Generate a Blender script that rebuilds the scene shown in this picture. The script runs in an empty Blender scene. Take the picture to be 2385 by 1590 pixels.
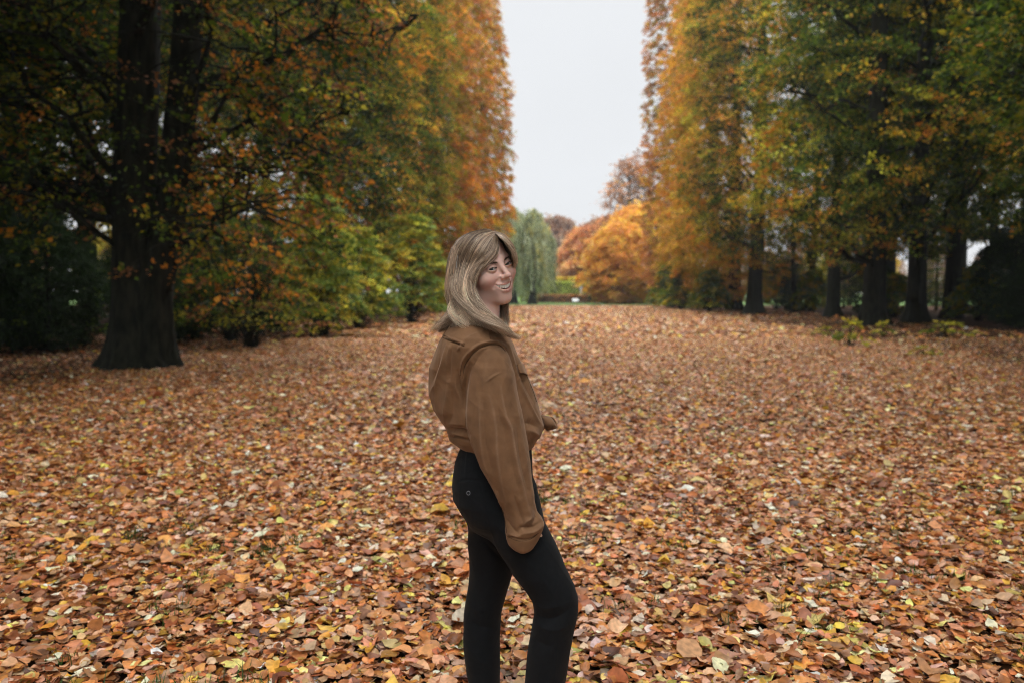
import bpy, math
import numpy as np
from mathutils import Vector, Matrix

# ------------------------------------------------------------------ camera, sky, sun, exposure
scene = bpy.context.scene
COL = scene.collection
CAM_H = 1.5
YAW = math.radians(4.83)
PITCH = math.radians(3.5)
FPX = 1855.0            # focal length in pixels of the 2385 px wide photograph
cam_data = bpy.data.cameras.new("camera")
cam = bpy.data.objects.new("camera", cam_data)
COL.objects.link(cam)
cam.location = (0, 0, CAM_H)
cam.rotation_euler = (math.pi / 2 - PITCH, 0, YAW)
cam_data.sensor_width = 36
cam_data.lens = 36 * FPX / 2385
cam_data.clip_start = 0.05
cam_data.clip_end = 2000
cam_data.dof.use_dof = True
cam_data.dof.focus_distance = 2.45
cam_data.dof.aperture_fstop = 2.5
scene.camera = cam

world = bpy.data.worlds.new("World")
scene.world = world
world.use_nodes = True
SUN_EL, SUN_AZ = math.radians(60), math.radians(176)   # azimuth clockwise from +Y: behind the camera, to the right
def build_world():
    nt = world.node_tree; nt.nodes.clear()
    N, L = nt.nodes.new, nt.links.new
    out = N("ShaderNodeOutputWorld"); bg = N("ShaderNodeBackground")
    sky = N("ShaderNodeTexSky"); sky.sky_type = 'NISHITA'; sky.sun_disc = False
    sky.sun_elevation = SUN_EL; sky.sun_rotation = SUN_AZ
    sky.air_density = 1.0; sky.dust_density = 2.0
    tc = N("ShaderNodeTexCoord"); sep = N("ShaderNodeSeparateXYZ")
    L(tc.outputs["Generated"], sep.inputs[0])
    # CIE overcast cloud deck: brighter towards the zenith
    mr = N("ShaderNodeMapRange"); L(sep.outputs["Z"], mr.inputs[0])
    mr.inputs[1].default_value = 0.0; mr.inputs[2].default_value = 1.0
    mr.inputs[3].default_value = 0.0; mr.inputs[4].default_value = 1.0
    ramp = N("ShaderNodeValToRGB"); L(mr.outputs[0], ramp.inputs[0])
    e = ramp.color_ramp.elements
    e[0].position = 0.0; e[0].color = (0.234, 0.239, 0.246, 1)
    e[1].position = 1.0; e[1].color = (1.2, 1.2, 1.2, 1)
    m = ramp.color_ramp.elements.new(0.36); m.color = (0.244, 0.249, 0.256, 1)
    m = ramp.color_ramp.elements.new(0.56); m.color = (0.78, 0.79, 0.80, 1)
    noise = N("ShaderNodeTexNoise"); noise.inputs["Scale"].default_value = 2.2; noise.inputs["Detail"].default_value = 4
    L(tc.outputs["Generated"], noise.inputs["Vector"])
    nm = N("ShaderNodeMapRange"); L(noise.outputs[0], nm.inputs[0])
    nm.inputs[1].default_value = 0.3; nm.inputs[2].default_value = 0.7
    nm.inputs[3].default_value = 29.0; nm.inputs[4].default_value = 31.0
    mul = N("ShaderNodeVectorMath"); mul.operation = 'SCALE'
    L(ramp.outputs[0], mul.inputs[0]); L(nm.outputs[0], mul.inputs["Scale"])
    hs = N("ShaderNodeHueSaturation"); hs.inputs["Saturation"].default_value = 0.4
    L(sky.outputs[0], hs.inputs["Color"])
    mix = N("ShaderNodeMix"); mix.data_type = 'RGBA'; mix.inputs[0].default_value = 0.93
    L(hs.outputs[0], mix.inputs[6]); L(mul.outputs[0], mix.inputs[7])
    L(mix.outputs[2], bg.inputs[0]); bg.inputs[1].default_value = 0.1
    L(bg.outputs[0], out.inputs[0])
build_world()
sun_data = bpy.data.lights.new("sun", 'SUN')
sun_data.energy = 1.85; sun_data.angle = math.radians(40); sun_data.color = (1.0, 0.97, 0.93)
sun = bpy.data.objects.new("sun", sun_data); COL.objects.link(sun)
_d = Vector((math.sin(SUN_AZ) * math.cos(SUN_EL), math.cos(SUN_AZ) * math.cos(SUN_EL), math.sin(SUN_EL)))
sun.rotation_euler = (-_d).to_track_quat('-Z', 'Y').to_euler()
scene.view_settings.view_transform = 'Standard'
scene.view_settings.look = 'None'
scene.view_settings.exposure = 0.28
scene.view_settings.gamma = 1.0
scene.render.engine = 'CYCLES'
scene.cycles.max_bounces = 7
scene.cycles.diffuse_bounces = 4
scene.cycles.transmission_bounces = 4
scene.cycles.glossy_bounces = 2
scene.cycles.use_denoising = True
scene.cycles.denoising_prefilter = 'NONE'
scene.cycles.use_adaptive_sampling = False
scene.cycles.pixel_filter_type = 'BLACKMAN_HARRIS'
scene.cycles.filter_width = 1.1

# ------------------------------------------------------------------ helpers
CYW, SYW = math.cos(YAW), math.sin(YAW)
def cam_uvz(px, py, v):
    """Photograph pixel at horizontal distance v ahead of the camera -> (right, ahead, up)."""
    x = (px - 1192.5) / FPX; y = (795 - py) / FPX
    h = y * math.sin(PITCH) + math.cos(PITCH)
    z = y * math.cos(PITCH) - math.sin(PITCH)
    s = v / h
    return (x * s, v, CAM_H + z * s)

def tag(o, label=None, cat=None, group=None, kind=None):
    if label: o["label"] = label
    if cat: o["category"] = cat
    if group: o["group"] = group
    if kind: o["kind"] = kind
    return o

def empty(name, loc=(0, 0, 0), rz=0.0):
    o = bpy.data.objects.new(name, None); COL.objects.link(o)
    o.location = loc; o.rotation_euler = (0, 0, rz); o.empty_display_size = 0.3
    return o

def mesh_np(name, V, F, mat=None, parent=None, fcol=None, vcol=None, smooth=False):
    """V (n,3); F a (m,k) int array or list of such arrays; fcol one colour per face, vcol one per vertex."""
    V = np.asarray(V, dtype=np.float32)
    Fs = F if isinstance(F, (list, tuple)) else [F]
    Fs = [np.asarray(f, dtype=np.int32) for f in Fs if len(f)]
    me = bpy.data.meshes.new(name)
    me.vertices.add(len(V)); me.vertices.foreach_set("co", V.ravel())
    nl = sum(f.size for f in Fs); nf = sum(len(f) for f in Fs)
    me.loops.add(nl); me.loops.foreach_set("vertex_index", np.concatenate([f.ravel() for f in Fs]))
    me.polygons.add(nf)
    tot = np.concatenate([np.full(len(f), f.shape[1], dtype=np.int32) for f in Fs])
    start = np.concatenate([[0], np.cumsum(tot)[:-1]]).astype(np.int32)
    me.polygons.foreach_set("loop_start", start); me.polygons.foreach_set("loop_total", tot)
    me.update(calc_edges=True)
    if fcol is not None:
        a = me.attributes.new("tint", 'FLOAT_COLOR', 'FACE')
        c = np.ones((nf, 4), dtype=np.float32); c[:, :3] = fcol; a.data.foreach_set("color", c.ravel())
    if vcol is not None:
        a = me.attributes.new("tint", 'FLOAT_COLOR', 'POINT')
        c = np.ones((len(V), 4), dtype=np.float32); c[:, :3] = vcol; a.data.foreach_set("color", c.ravel())
    me.polygons.foreach_set("use_smooth", np.full(nf, smooth, dtype=bool))
    if mat: me.materials.append(mat)
    o = bpy.data.objects.new(name, me); COL.objects.link(o)
    if parent: o.parent = parent
    return o

def copy_tree(o, parent=None):
    c = o.copy(); COL.objects.link(c)
    if parent: c.parent = parent
    for ch in list(o.children): copy_tree(ch, c)
    return c

def norm(a):
    return a / np.maximum(np.linalg.norm(a, axis=-1, keepdims=True), 1e-9)

def tube_arrays(P, R, sides=6, off=0, up=(0.13, 0.21, 0.97)):
    """Swept tube along P with radii R -> verts, quads."""
    P = np.asarray(P, float); R = np.asarray(R, float)
    T = norm(np.gradient(P, axis=0))
    u = np.cross(T, np.array(up)); bad = np.linalg.norm(u, axis=1) < 0.15
    u[bad] = np.cross(T[bad], np.array([1.0, 0, 0])); u = norm(u); w = np.cross(T, u)
    for i in range(1, len(P)):
        uu = u[i - 1] - T[i] * np.dot(u[i - 1], T[i]); n = np.linalg.norm(uu)
        if n > 1e-6: u[i] = uu / n; w[i] = np.cross(T[i], u[i])
    a = np.linspace(0, 2 * np.pi, sides, endpoint=False)
    V = (P[:, None, :] + R[:, None, None] * (np.cos(a)[None, :, None] * u[:, None, :] + np.sin(a)[None, :, None] * w[:, None, :])).reshape(-1, 3)
    i = np.arange(len(P) - 1)[:, None] * sides; j = np.arange(sides)[None, :]; k = (j + 1) % sides
    F = np.stack([i + j, i + k, i + sides + k, i + sides + j], axis=-1).reshape(-1, 4) + off
    return V, F

class Acc:
    """Collects vertex and face arrays for one mesh."""
    def __init__(s): s.V = []; s.F = []; s.C = []; s.n = 0
    def add(s, V, F, col=None):
        s.V.append(V); s.F.append(np.asarray(F) + s.n); s.n += len(V)
        if col is not None: s.C.append(np.broadcast_to(np.asarray(col, float), (len(F), 3)))
    def tube(s, P, R, sides=6, col=None):
        V, F = tube_arrays(P, R, sides); s.add(V, F, col)
    def box(s, c, d, rz=0.0, col=None):
        x, y, z = np.array(d) / 2
        V = np.array([[-x,-y,-z],[x,-y,-z],[x,y,-z],[-x,y,-z],[-x,-y,z],[x,-y,z],[x,y,z],[-x,y,z]])
        ca, sa = math.cos(rz), math.sin(rz)
        V = V @ np.array([[ca, sa, 0], [-sa, ca, 0], [0, 0, 1]]) + np.array(c)
        s.add(V, [[0,3,2,1],[4,5,6,7],[0,1,5,4],[1,2,6,5],[2,3,7,6],[3,0,4,7]], col)
    def build(s, name, mat, parent=None, smooth=False):
        return mesh_np(name, np.concatenate(s.V), [np.concatenate(s.F)], mat, parent,
                       fcol=np.concatenate(s.C) if s.C else None, smooth=smooth)

# ------------------------------------------------------------------ materials
def new_mat(name):
    m = bpy.data.materials.new(name); m.use_nodes = True
    m.node_tree.nodes.clear()
    return m, m.node_tree.nodes.new, m.node_tree.links.new

def leaf_mat(name, rough=0.5, trans=0.35, spec=0.35, vary=0.25):
    m, N, L = new_mat(name)
    out = N("ShaderNodeOutputMaterial"); at = N("ShaderNodeAttribute"); at.attribute_name = "tint"
    no = N("ShaderNodeTexNoise"); no.inputs["Scale"].default_value = 35; no.inputs["Detail"].default_value = 3
    tc = N("ShaderNodeTexCoord"); L(tc.outputs["Object"], no.inputs["Vector"])
    mr = N("ShaderNodeMapRange"); L(no.outputs[0], mr.inputs[0])
    mr.inputs[1].default_value = 0.3; mr.inputs[2].default_value = 0.7
    mr.inputs[3].default_value = 1 - vary; mr.inputs[4].default_value = 1 + vary
    sc = N("ShaderNodeVectorMath"); sc.operation = 'SCALE'
    L(at.outputs["Color"], sc.inputs[0]); L(mr.outputs[0], sc.inputs["Scale"])
    p = N("ShaderNodeBsdfPrincipled"); L(sc.outputs[0], p.inputs["Base Color"])
    p.inputs["Roughness"].default_value = rough; p.inputs["Specular IOR Level"].default_value = spec
    tr = N("ShaderNodeBsdfTranslucent"); L(sc.outputs[0], tr.inputs[0])
    mx = N("ShaderNodeMixShader"); mx.inputs[0].default_value = trans
    L(p.outputs[0], mx.inputs[1]); L(tr.outputs[0], mx.inputs[2]); L(mx.outputs[0], out.inputs[0])
    return m

def noise_mat(name, c1, c2, scale=6, rough=0.9, bump=0.3, stretch=(1, 1, 1), detail=6, spec=0.2, dist=0.02):
    m, N, L = new_mat(name)
    out = N("ShaderNodeOutputMaterial"); p = N("ShaderNodeBsdfPrincipled")
    tc = N("ShaderNodeTexCoord"); mp = N("ShaderNodeMapping"); mp.inputs["Scale"].default_value = stretch
    L(tc.outputs["Object"], mp.inputs[0])
    no = N("ShaderNodeTexNoise"); no.inputs["Scale"].default_value = scale; no.inputs["Detail"].default_value = detail
    L(mp.outputs[0], no.inputs["Vector"])
    r = N("ShaderNodeValToRGB"); L(no.outputs[0], r.inputs[0])
    r.color_ramp.elements[0].position = 0.32; r.color_ramp.elements[0].color = (*c1, 1)
    r.color_ramp.elements[1].position = 0.68; r.color_ramp.elements[1].color = (*c2, 1)
    L(r.outputs[0], p.inputs["Base Color"]); p.inputs["Roughness"].default_value = rough
    p.inputs["Specular IOR Level"].default_value = spec
    b = N("ShaderNodeBump"); b.inputs["Strength"].default_value = bump; b.inputs["Distance"].default_value = dist
    L(no.outputs[0], b.inputs["Height"]); L(b.outputs[0], p.inputs["Normal"])
    L(p.outputs[0], out.inputs[0])
    return m

# ------------------------------------------------------------------ the ground
M_BARK = noise_mat("bark", (0.004, 0.005, 0.0035), (0.026, 0.028, 0.017), scale=11, bump=0.8, stretch=(1, 1, 0.25), dist=0.05)
M_CROWN = leaf_mat("crown_leaves", rough=0.55, trans=0.48, spec=0.25)
M_LITTER = leaf_mat("fallen_leaves", rough=0.42, trans=0.12, spec=0.38, vary=0.32)
M_GRASS = leaf_mat("grass_blades", rough=0.5, trans=0.3, spec=0.3)

def litter_ground_mat():
    m, N, L = new_mat("leaf_litter_ground")
    out = N("ShaderNodeOutputMaterial"); p = N("ShaderNodeBsdfPrincipled")
    tc = N("ShaderNodeTexCoord")
    vo = N("ShaderNodeTexVoronoi"); vo.inputs["Scale"].default_value = 15
    L(tc.outputs["Object"], vo.inputs["Vector"])
    sep = N("ShaderNodeSeparateColor"); L(vo.outputs["Color"], sep.inputs[0])
    r = N("ShaderNodeValToRGB"); L(sep.outputs[0], r.inputs[0])
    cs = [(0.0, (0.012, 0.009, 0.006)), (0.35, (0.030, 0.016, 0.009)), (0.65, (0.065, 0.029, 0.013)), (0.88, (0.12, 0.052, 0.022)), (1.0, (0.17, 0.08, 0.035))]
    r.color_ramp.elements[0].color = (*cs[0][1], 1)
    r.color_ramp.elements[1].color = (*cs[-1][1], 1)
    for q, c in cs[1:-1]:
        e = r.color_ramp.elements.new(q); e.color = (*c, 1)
    no = N("ShaderNodeTexNoise"); no.inputs["Scale"].default_value = 1.3; no.inputs["Detail"].default_value = 5
    L(tc.outputs["Object"], no.inputs["Vector"])
    mr = N("ShaderNodeMapRange"); L(no.outputs[0], mr.inputs[0])
    mr.inputs[1].default_value = 0.3; mr.inputs[2].default_value = 0.7; mr.inputs[3].default_value = 0.65; mr.inputs[4].default_value = 1.1
    sc = N("ShaderNodeVectorMath"); sc.operation = 'SCALE'; L(r.outputs[0], sc.inputs[0]); L(mr.outputs[0], sc.inputs["Scale"])
    L(sc.outputs[0], p.inputs["Base Color"]); p.inputs["Roughness"].default_value = 0.95; p.inputs["Specular IOR Level"].default_value = 0.08
    b = N("ShaderNodeBump"); b.inputs["Strength"].default_value = 0.7; b.inputs["Distance"].default_value = 0.03
    L(sep.outputs[1], b.inputs["Height"]); L(b.outputs[0], p.inputs["Normal"])
    L(p.outputs[0], out.inputs[0])
    return m
M_GROUND = litter_ground_mat()
M_LAWN = noise_mat("lawn_grass", (0.060, 0.140, 0.035), (0.14, 0.22, 0.06), scale=3, bump=0.6)

def sheet(name, x0, x1, y0, y1, z, mat, nx=2, ny=2, wob=0.0, seed=1):
    xs = np.linspace(x0, x1, nx); ys = np.linspace(y0, y1, ny)
    X, Y = np.meshgrid(xs, ys, indexing='ij')
    Z = z + wob * (np.sin(X * 0.9 + seed) * np.sin(Y * 0.7 + 2 * seed) + 0.5 * np.sin(X * 2.3 + Y * 1.1))
    V = np.stack([X, Y, Z], -1).reshape(-1, 3)
    i = np.arange(nx - 1)[:, None] * ny; j = np.arange(ny - 1)[None, :]
    F = np.stack([i + j, i + ny + j, i + ny + j + 1, i + j + 1], -1).reshape(-1, 4)
    o = mesh_np(name, V, F, mat, smooth=True)
    return tag(o, kind="structure")
tag(sheet("ground", -600, 600, -80, 1200, -0.02, M_LAWN), "green lawn beyond the end of the leaf covered avenue")
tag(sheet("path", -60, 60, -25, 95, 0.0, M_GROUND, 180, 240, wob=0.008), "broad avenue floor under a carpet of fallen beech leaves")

# ------------------------------------------------------------------ fallen leaves
PAL_LITTER = np.array([
    (0.40, 0.155, 0.045), (0.46, 0.19, 0.06), (0.36, 0.12, 0.035), (0.52, 0.29, 0.15), (0.60, 0.38, 0.24),
    (0.26, 0.085, 0.03), (0.14, 0.055, 0.028), (0.56, 0.24, 0.035), (0.62, 0.36, 0.05), (0.60, 0.46, 0.14),
    (0.64, 0.50, 0.36), (0.50, 0.22, 0.11), (0.30, 0.28, 0.06)])
W_LITTER = np.array([14, 14, 14, 14, 9, 11, 8, 7, 4, 5.0, 5.0, 11, 0.8]); W_LITTER = W_LITTER / W_LITTER.sum()

def litter_cols(rng, n, dark=0.0):
    c = PAL_LITTER[rng.choice(len(PAL_LITTER), n, p=W_LITTER)]
    c = c * np.array([1.22, 1.22, 1.27]) * np.exp(rng.normal(-0.05, 0.32, (n, 1))) * np.exp(rng.normal(0, 0.06, (n, 3)))
    return np.clip(c * (1 - dark), 0, 0.8)

def patch_noise(x, y):
    return (np.sin(x * 1.7 + 1.3 * np.sin(y * 0.9)) * np.sin(y * 1.9 + 1.1 * np.sin(x * 1.3 + 2)) + 0.6 * np.sin(x * 4.1 + y * 2.7) * np.sin(y * 4.7 - x * 1.9))

def wedge(rng, n, y0, y1, lim=None, margin=1.6):
    """Points spread over the strip of ground the camera can see, with a margin."""
    y = np.sqrt(rng.uniform(y0 ** 2, y1 ** 2, n))
    hw = 0.69 * y + margin
    u = rng.uniform(-1, 1, n) * hw
    X = u * CYW - y * SYW; Y = u * SYW + y * CYW
    if lim is not None:
        k = (X > -lim) & (X < lim); X, Y = X[k], Y[k]
    return X, Y

def fallen_leaves(name, rng, X, Y, length, stations, maxtilt, zjit, label):
    n = len(X)
    g = patch_noise(X, Y)
    keep = rng.uniform(0, 1, n) > np.clip((g - 0.85) * 1.5, 0, 0.75) * (0.6 + 0.4 * np.sin(X * 9 + 3 * np.sin(Y * 7)))
    keep &= rng.uniform(0, 1, n) > np.clip((np.abs(X + 0.4 * np.sin(Y * .5)) - 8.0) / 1.8, 0, .88)   # thinned so bare dark ground stands in for shade under the trees
    X, Y = X[keep], Y[keep]; n = len(X)
    Ln = length * np.exp(rng.normal(-.04, 0.33, n)); W = Ln * rng.uniform(0.50, 0.74, n)
    th = rng.uniform(0, 2 * np.pi, n)
    tilt = np.abs(rng.normal(0, maxtilt, n)); ta = rng.uniform(0, 2 * np.pi, n)
    nrm = norm(np.stack([np.sin(tilt) * np.cos(ta), np.sin(tilt) * np.sin(ta), np.cos(tilt)], -1))
    a = np.stack([np.cos(th), np.sin(th), np.zeros(n)], -1)
    a = norm(a - nrm * np.sum(a * nrm, 1, keepdims=True)); b = np.cross(nrm, a)
    c = np.stack([X, Y, 0.006 + rng.uniform(0, zjit, n) + 0.35 * Ln * np.sin(tilt)], -1)
    curl = rng.normal(0.10, 0.32, n); bend = rng.normal(0.05, 0.24, n); twist = rng.normal(0, 0.25, n)
    wob = rng.normal(0, 0.05, (n, 5))
    def pt(t, s, w, k=0):
        x = t * Ln / 2; y = s * w * W / 2
        z = curl * (y ** 2) / W * 1.6 + bend * (x ** 2) / Ln * 1.8 + twist * x * y / Ln * 2 + abs(s) * wob[:, k] * Ln * 1.2
        return c + a * x[:, None] + b * y[:, None] + nrm * z[:, None]
    if stations == 3:
        ts = [(-0.55, 0.74), (0.0, 1.0), (0.55, 0.70)]
        V = [pt(np.full(n, -1.0), 0, 0)]
        for k, (t, w) in enumerate(ts):
            for s in (-1, 0, 1): V.append(pt(np.full(n, t) , s, w, k + (0 if s < 0 else 2)))
        V.append(pt(np.full(n, 1.0), 0, 0))
        V = np.stack(V, 1).reshape(-1, 3); nv = 11
        q = [(1, 2, 5, 4), (2, 3, 6, 5), (4, 5, 8, 7), (5, 6, 9, 8)]; t3 = [(0, 2, 1), (0, 3, 2), (7, 8, 10), (8, 9, 10)]
    else:
        V = np.stack([pt(np.full(n, -1.0), 0, 0), pt(np.full(n, -0.1), -1, 1, 1), pt(np.full(n, 1.0), 0, 0), pt(np.full(n, 0.0), 1, 1, 3)], 1).reshape(-1, 3); nv = 4
        q = []; t3 = [(0, 2, 1), (0, 3, 2)]
    base = np.arange(n)[:, None, None] * nv
    V[:, 2] = np.maximum(V[:, 2], 0.003)
    F = []; C = []
    col = litter_cols(rng, n)
    if q: F.append((base + np.array(q)[None]).reshape(-1, 4)); C.append(np.repeat(col, len(q), 0))
    F.append((base + np.array(t3)[None]).reshape(-1, 3)); C.append(np.repeat(col, len(t3), 0))
    o = mesh_np(name, V, F, M_LITTER, fcol=np.concatenate(C), smooth=(stations == 3))
    return tag(o, label, "fallen leaves", kind="stuff")

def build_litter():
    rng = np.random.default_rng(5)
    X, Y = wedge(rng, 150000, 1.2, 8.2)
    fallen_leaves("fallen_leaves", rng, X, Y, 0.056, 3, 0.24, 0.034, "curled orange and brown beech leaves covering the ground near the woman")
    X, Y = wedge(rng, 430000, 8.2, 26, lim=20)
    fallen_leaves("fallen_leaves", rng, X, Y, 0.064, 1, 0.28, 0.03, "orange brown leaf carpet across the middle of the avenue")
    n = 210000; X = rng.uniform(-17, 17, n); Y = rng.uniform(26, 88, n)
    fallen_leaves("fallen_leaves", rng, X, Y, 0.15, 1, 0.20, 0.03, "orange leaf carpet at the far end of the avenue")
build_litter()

def build_grass():
    rng = np.random.default_rng(8)
    acc_c = []; X, Y = wedge(rng, 60000, 1.5, 13)
    g = patch_noise(X, Y)
    k = (g > 0.1) & (rng.uniform(0, 1, len(X)) < np.clip((g - 0.1) * .32, 0.02, 0.3)); X, Y = X[k], Y[k]
    tufts = rng.uniform(0, 1, len(X)) < 0.34 * np.clip((7.5 - Y) / 3, 0.02, 1)
    cx = X[tufts]; cy = Y[tufts]
    m = 16; n = len(cx) * m
    x = np.repeat(cx, m) + rng.normal(0, 0.025, n); y = np.repeat(cy, m) + rng.normal(0, 0.025, n)
    h = rng.uniform(0.04, 0.10, n); a = rng.uniform(0, 2 * np.pi, n); le = rng.uniform(0.1, 0.9, n) * h
    b = np.stack([-np.sin(a), np.cos(a), 0 * a], -1) * 0.0022
    base = np.stack([x, y, np.full(n, 0.004)], -1)
    mid = base + np.stack([np.cos(a) * le * .35, np.sin(a) * le * .35, h * .6], -1)
    tip = base + np.stack([np.cos(a) * le, np.sin(a) * le, h], -1)
    V = np.stack([base - b, base + b, mid + b * .8, mid - b * .8, tip], 1).reshape(-1, 3)
    o = np.arange(n)[:, None] * 5
    F = [np.concatenate([o, o + 1, o + 2, o + 3], 1), np.concatenate([o + 3, o + 2, o + 4], 1)]
    c = np.array((0.045, 0.105, 0.018)) * np.exp(rng.normal(0, 0.3, (n, 1)))
    ob = mesh_np("grass", V, F, M_GRASS, fcol=np.concatenate([c, c]))
    tag(ob, "short green grass blades poking up between the fallen leaves", "grass", kind="stuff")
build_grass()

def build_twigs():
    rng = np.random.default_rng(15); ac = Acc(); X, Y = wedge(rng, 170, 1.8, 10)
    for x, y in zip(X, Y):
        L = rng.uniform(.08, .32); a = rng.uniform(0, 6.28); m = 7; t = np.linspace(-.5, .5, m)
        P = np.stack([x + L * t * math.cos(a) + rng.normal(0, .006, m), y + L * t * math.sin(a) + rng.normal(0, .006, m), .034 + .012 * np.sin(t * 5) + rng.normal(0, .003, m)], 1)
        ac.tube(P, np.linspace(.0032, .0014, m) * rng.uniform(.6, 1.2), 5)
    tag(ac.build("fallen_twigs", noise_mat("twig_bark", (0.035, 0.024, 0.016), (0.10, 0.07, 0.045), scale=60, bump=.4, dist=.002)), "thin dead twigs lying among the fallen leaves", kind="stuff")
build_twigs()

# ------------------------------------------------------------------ trees
GREEN = (0.115, 0.180, 0.018); DKGREEN = (0.025, 0.052, 0.012); OLIVE = (0.31, 0.28, 0.02); YGREEN = (0.42, 0.42, 0.035)
GOLD = (0.72, 0.42, 0.035); ORANGE = (0.72, 0.27, 0.030); RUST = (0.48, 0.15, 0.04); BROWN = (0.28, 0.12, 0.045); YELLOW = (0.75, 0.58, 0.06)
PINKBR = (0.50, 0.26, 0.15)

def leaf_quads(rng, C, D, Nn, size, aspect=0.66):
    """Rhombic folded leaves at C, pointing along D, facing Nn."""
    n = len(C)
    D = norm(D); Nn = norm(Nn - D * np.sum(D * Nn, 1, keepdims=True)); B = np.cross(Nn, D)
    L = (size * np.exp(rng.normal(0, 0.25, n)))[:, None]; W = L * aspect
    fold = rng.normal(0.0, 0.18, (n, 1)) * W
    V = np.stack([C - D * L / 2, C + B * W / 2 + Nn * fold - D * L * .06, C + D * L / 2, C - B * W / 2 + Nn * fold - D * L * .06], 1).reshape(-1, 3)
    F = np.arange(n * 4).reshape(-1, 4)
    return V, F

def clusters_to_leaves(rng, cc, cr, out, m, size, flat=0.35, droop=0.25):
    """cc cluster centres, cr radii, out outward directions, m leaves each -> leaf centres, directions, normals, cluster index."""
    n = len(cc); idx = np.repeat(np.arange(n), m)
    N = norm(np.array([0, 0, 1.0]) * 0.8 + out * 0.55 + rng.normal(0, 0.25, (n, 3)))
    off = rng.normal(0, 0.5, (n * m, 3))
    Ni = N[idx]
    off = off - Ni * np.sum(off * Ni, 1, keepdims=True) * (1 - flat)
    P = cc[idx] + off * cr[idx][:, None]
    D = norm(out[idx] * 0.9 + off * 1.1 + rng.normal(0, 0.5, (n * m, 3)) + np.array([0, 0, -droop]))
    Nn = norm(Ni + rng.normal(0, 0.55, (n * m, 3)))
    return P, D, Nn, idx

def pick_cols(rng, n, pal, w, idx=None, jit=0.22, lj=0.18, own=0.25):
    pal = np.array(pal); w = np.array(w, float); w = w / w.sum()
    base = pal[rng.choice(len(pal), n, p=w)] * np.exp(rng.normal(0, jit, (n, 1)))
    if idx is None: return base
    m = len(idx)
    c = base[idx].copy()
    k = rng.uniform(0, 1, m) < own
    c[k] = pal[rng.choice(len(pal), k.sum(), p=w)]
    return np.clip(c * np.exp(rng.normal(0, lj, (m, 1))), 0, 0.85)

def limb(acc, rng, p0, p1, r0, r1, sag=0.0, wig=0.12, n=9, sides=6):
    t = np.linspace(0, 1, n)[:, None]; p0 = np.array(p0, float); p1 = np.array(p1, float)
    L = np.linalg.norm(p1 - p0)
    w = np.cumsum(rng.normal(0, 1, (n, 3)), 0); w -= w[0] + (w[-1] - w[0]) * t
    P = p0 + (p1 - p0) * t + w * wig * L / n + np.array([0, 0, 1]) * sag * L * np.sin(np.pi * t)
    R = r0 + (r1 - r0) * t[:, 0] ** 0.8
    acc.tube(P, R, sides)
    return P

def trunk_tube(acc, rng, path, r0, flare=1.7, sides=22, taper=0.75, ribs=5, top=None):
    """Trunk with root flare and buttress ribs."""
    P = np.array(path, float)
    s = np.concatenate([[0], np.cumsum(np.linalg.norm(np.diff(P, axis=0), axis=1))])
    q = np.unique(np.concatenate([np.linspace(0, min(2.0, s[-1]), 9), np.linspace(0, s[-1], 22)]))
    P = np.stack([np.interp(q, s, P[:, k]) for k in range(3)], 1)
    R = r0 * (1 - taper * (q / q[-1])) ** 0.9 * (1 + (flare - 1) * np.exp(-q / 0.55))
    V, F = tube_arrays(P, R, sides)
    V = V.reshape(len(P), sides, 3); a = np.linspace(0, 2 * np.pi, sides, endpoint=False)
    rib = 1 + (0.05 + 0.22 * np.exp(-q / 0.7))[:, None] * np.sin(a * ribs + 0.5 * np.sin(q)[:, None] + rng.uniform(0, 6)) + rng.normal(0, 0.012, (len(P), sides))
    V = P[:, None, :] + (V - P[:, None, :]) * rib[:, :, None]
    acc.add(V.reshape(-1, 3), F)
    return P, R

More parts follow.
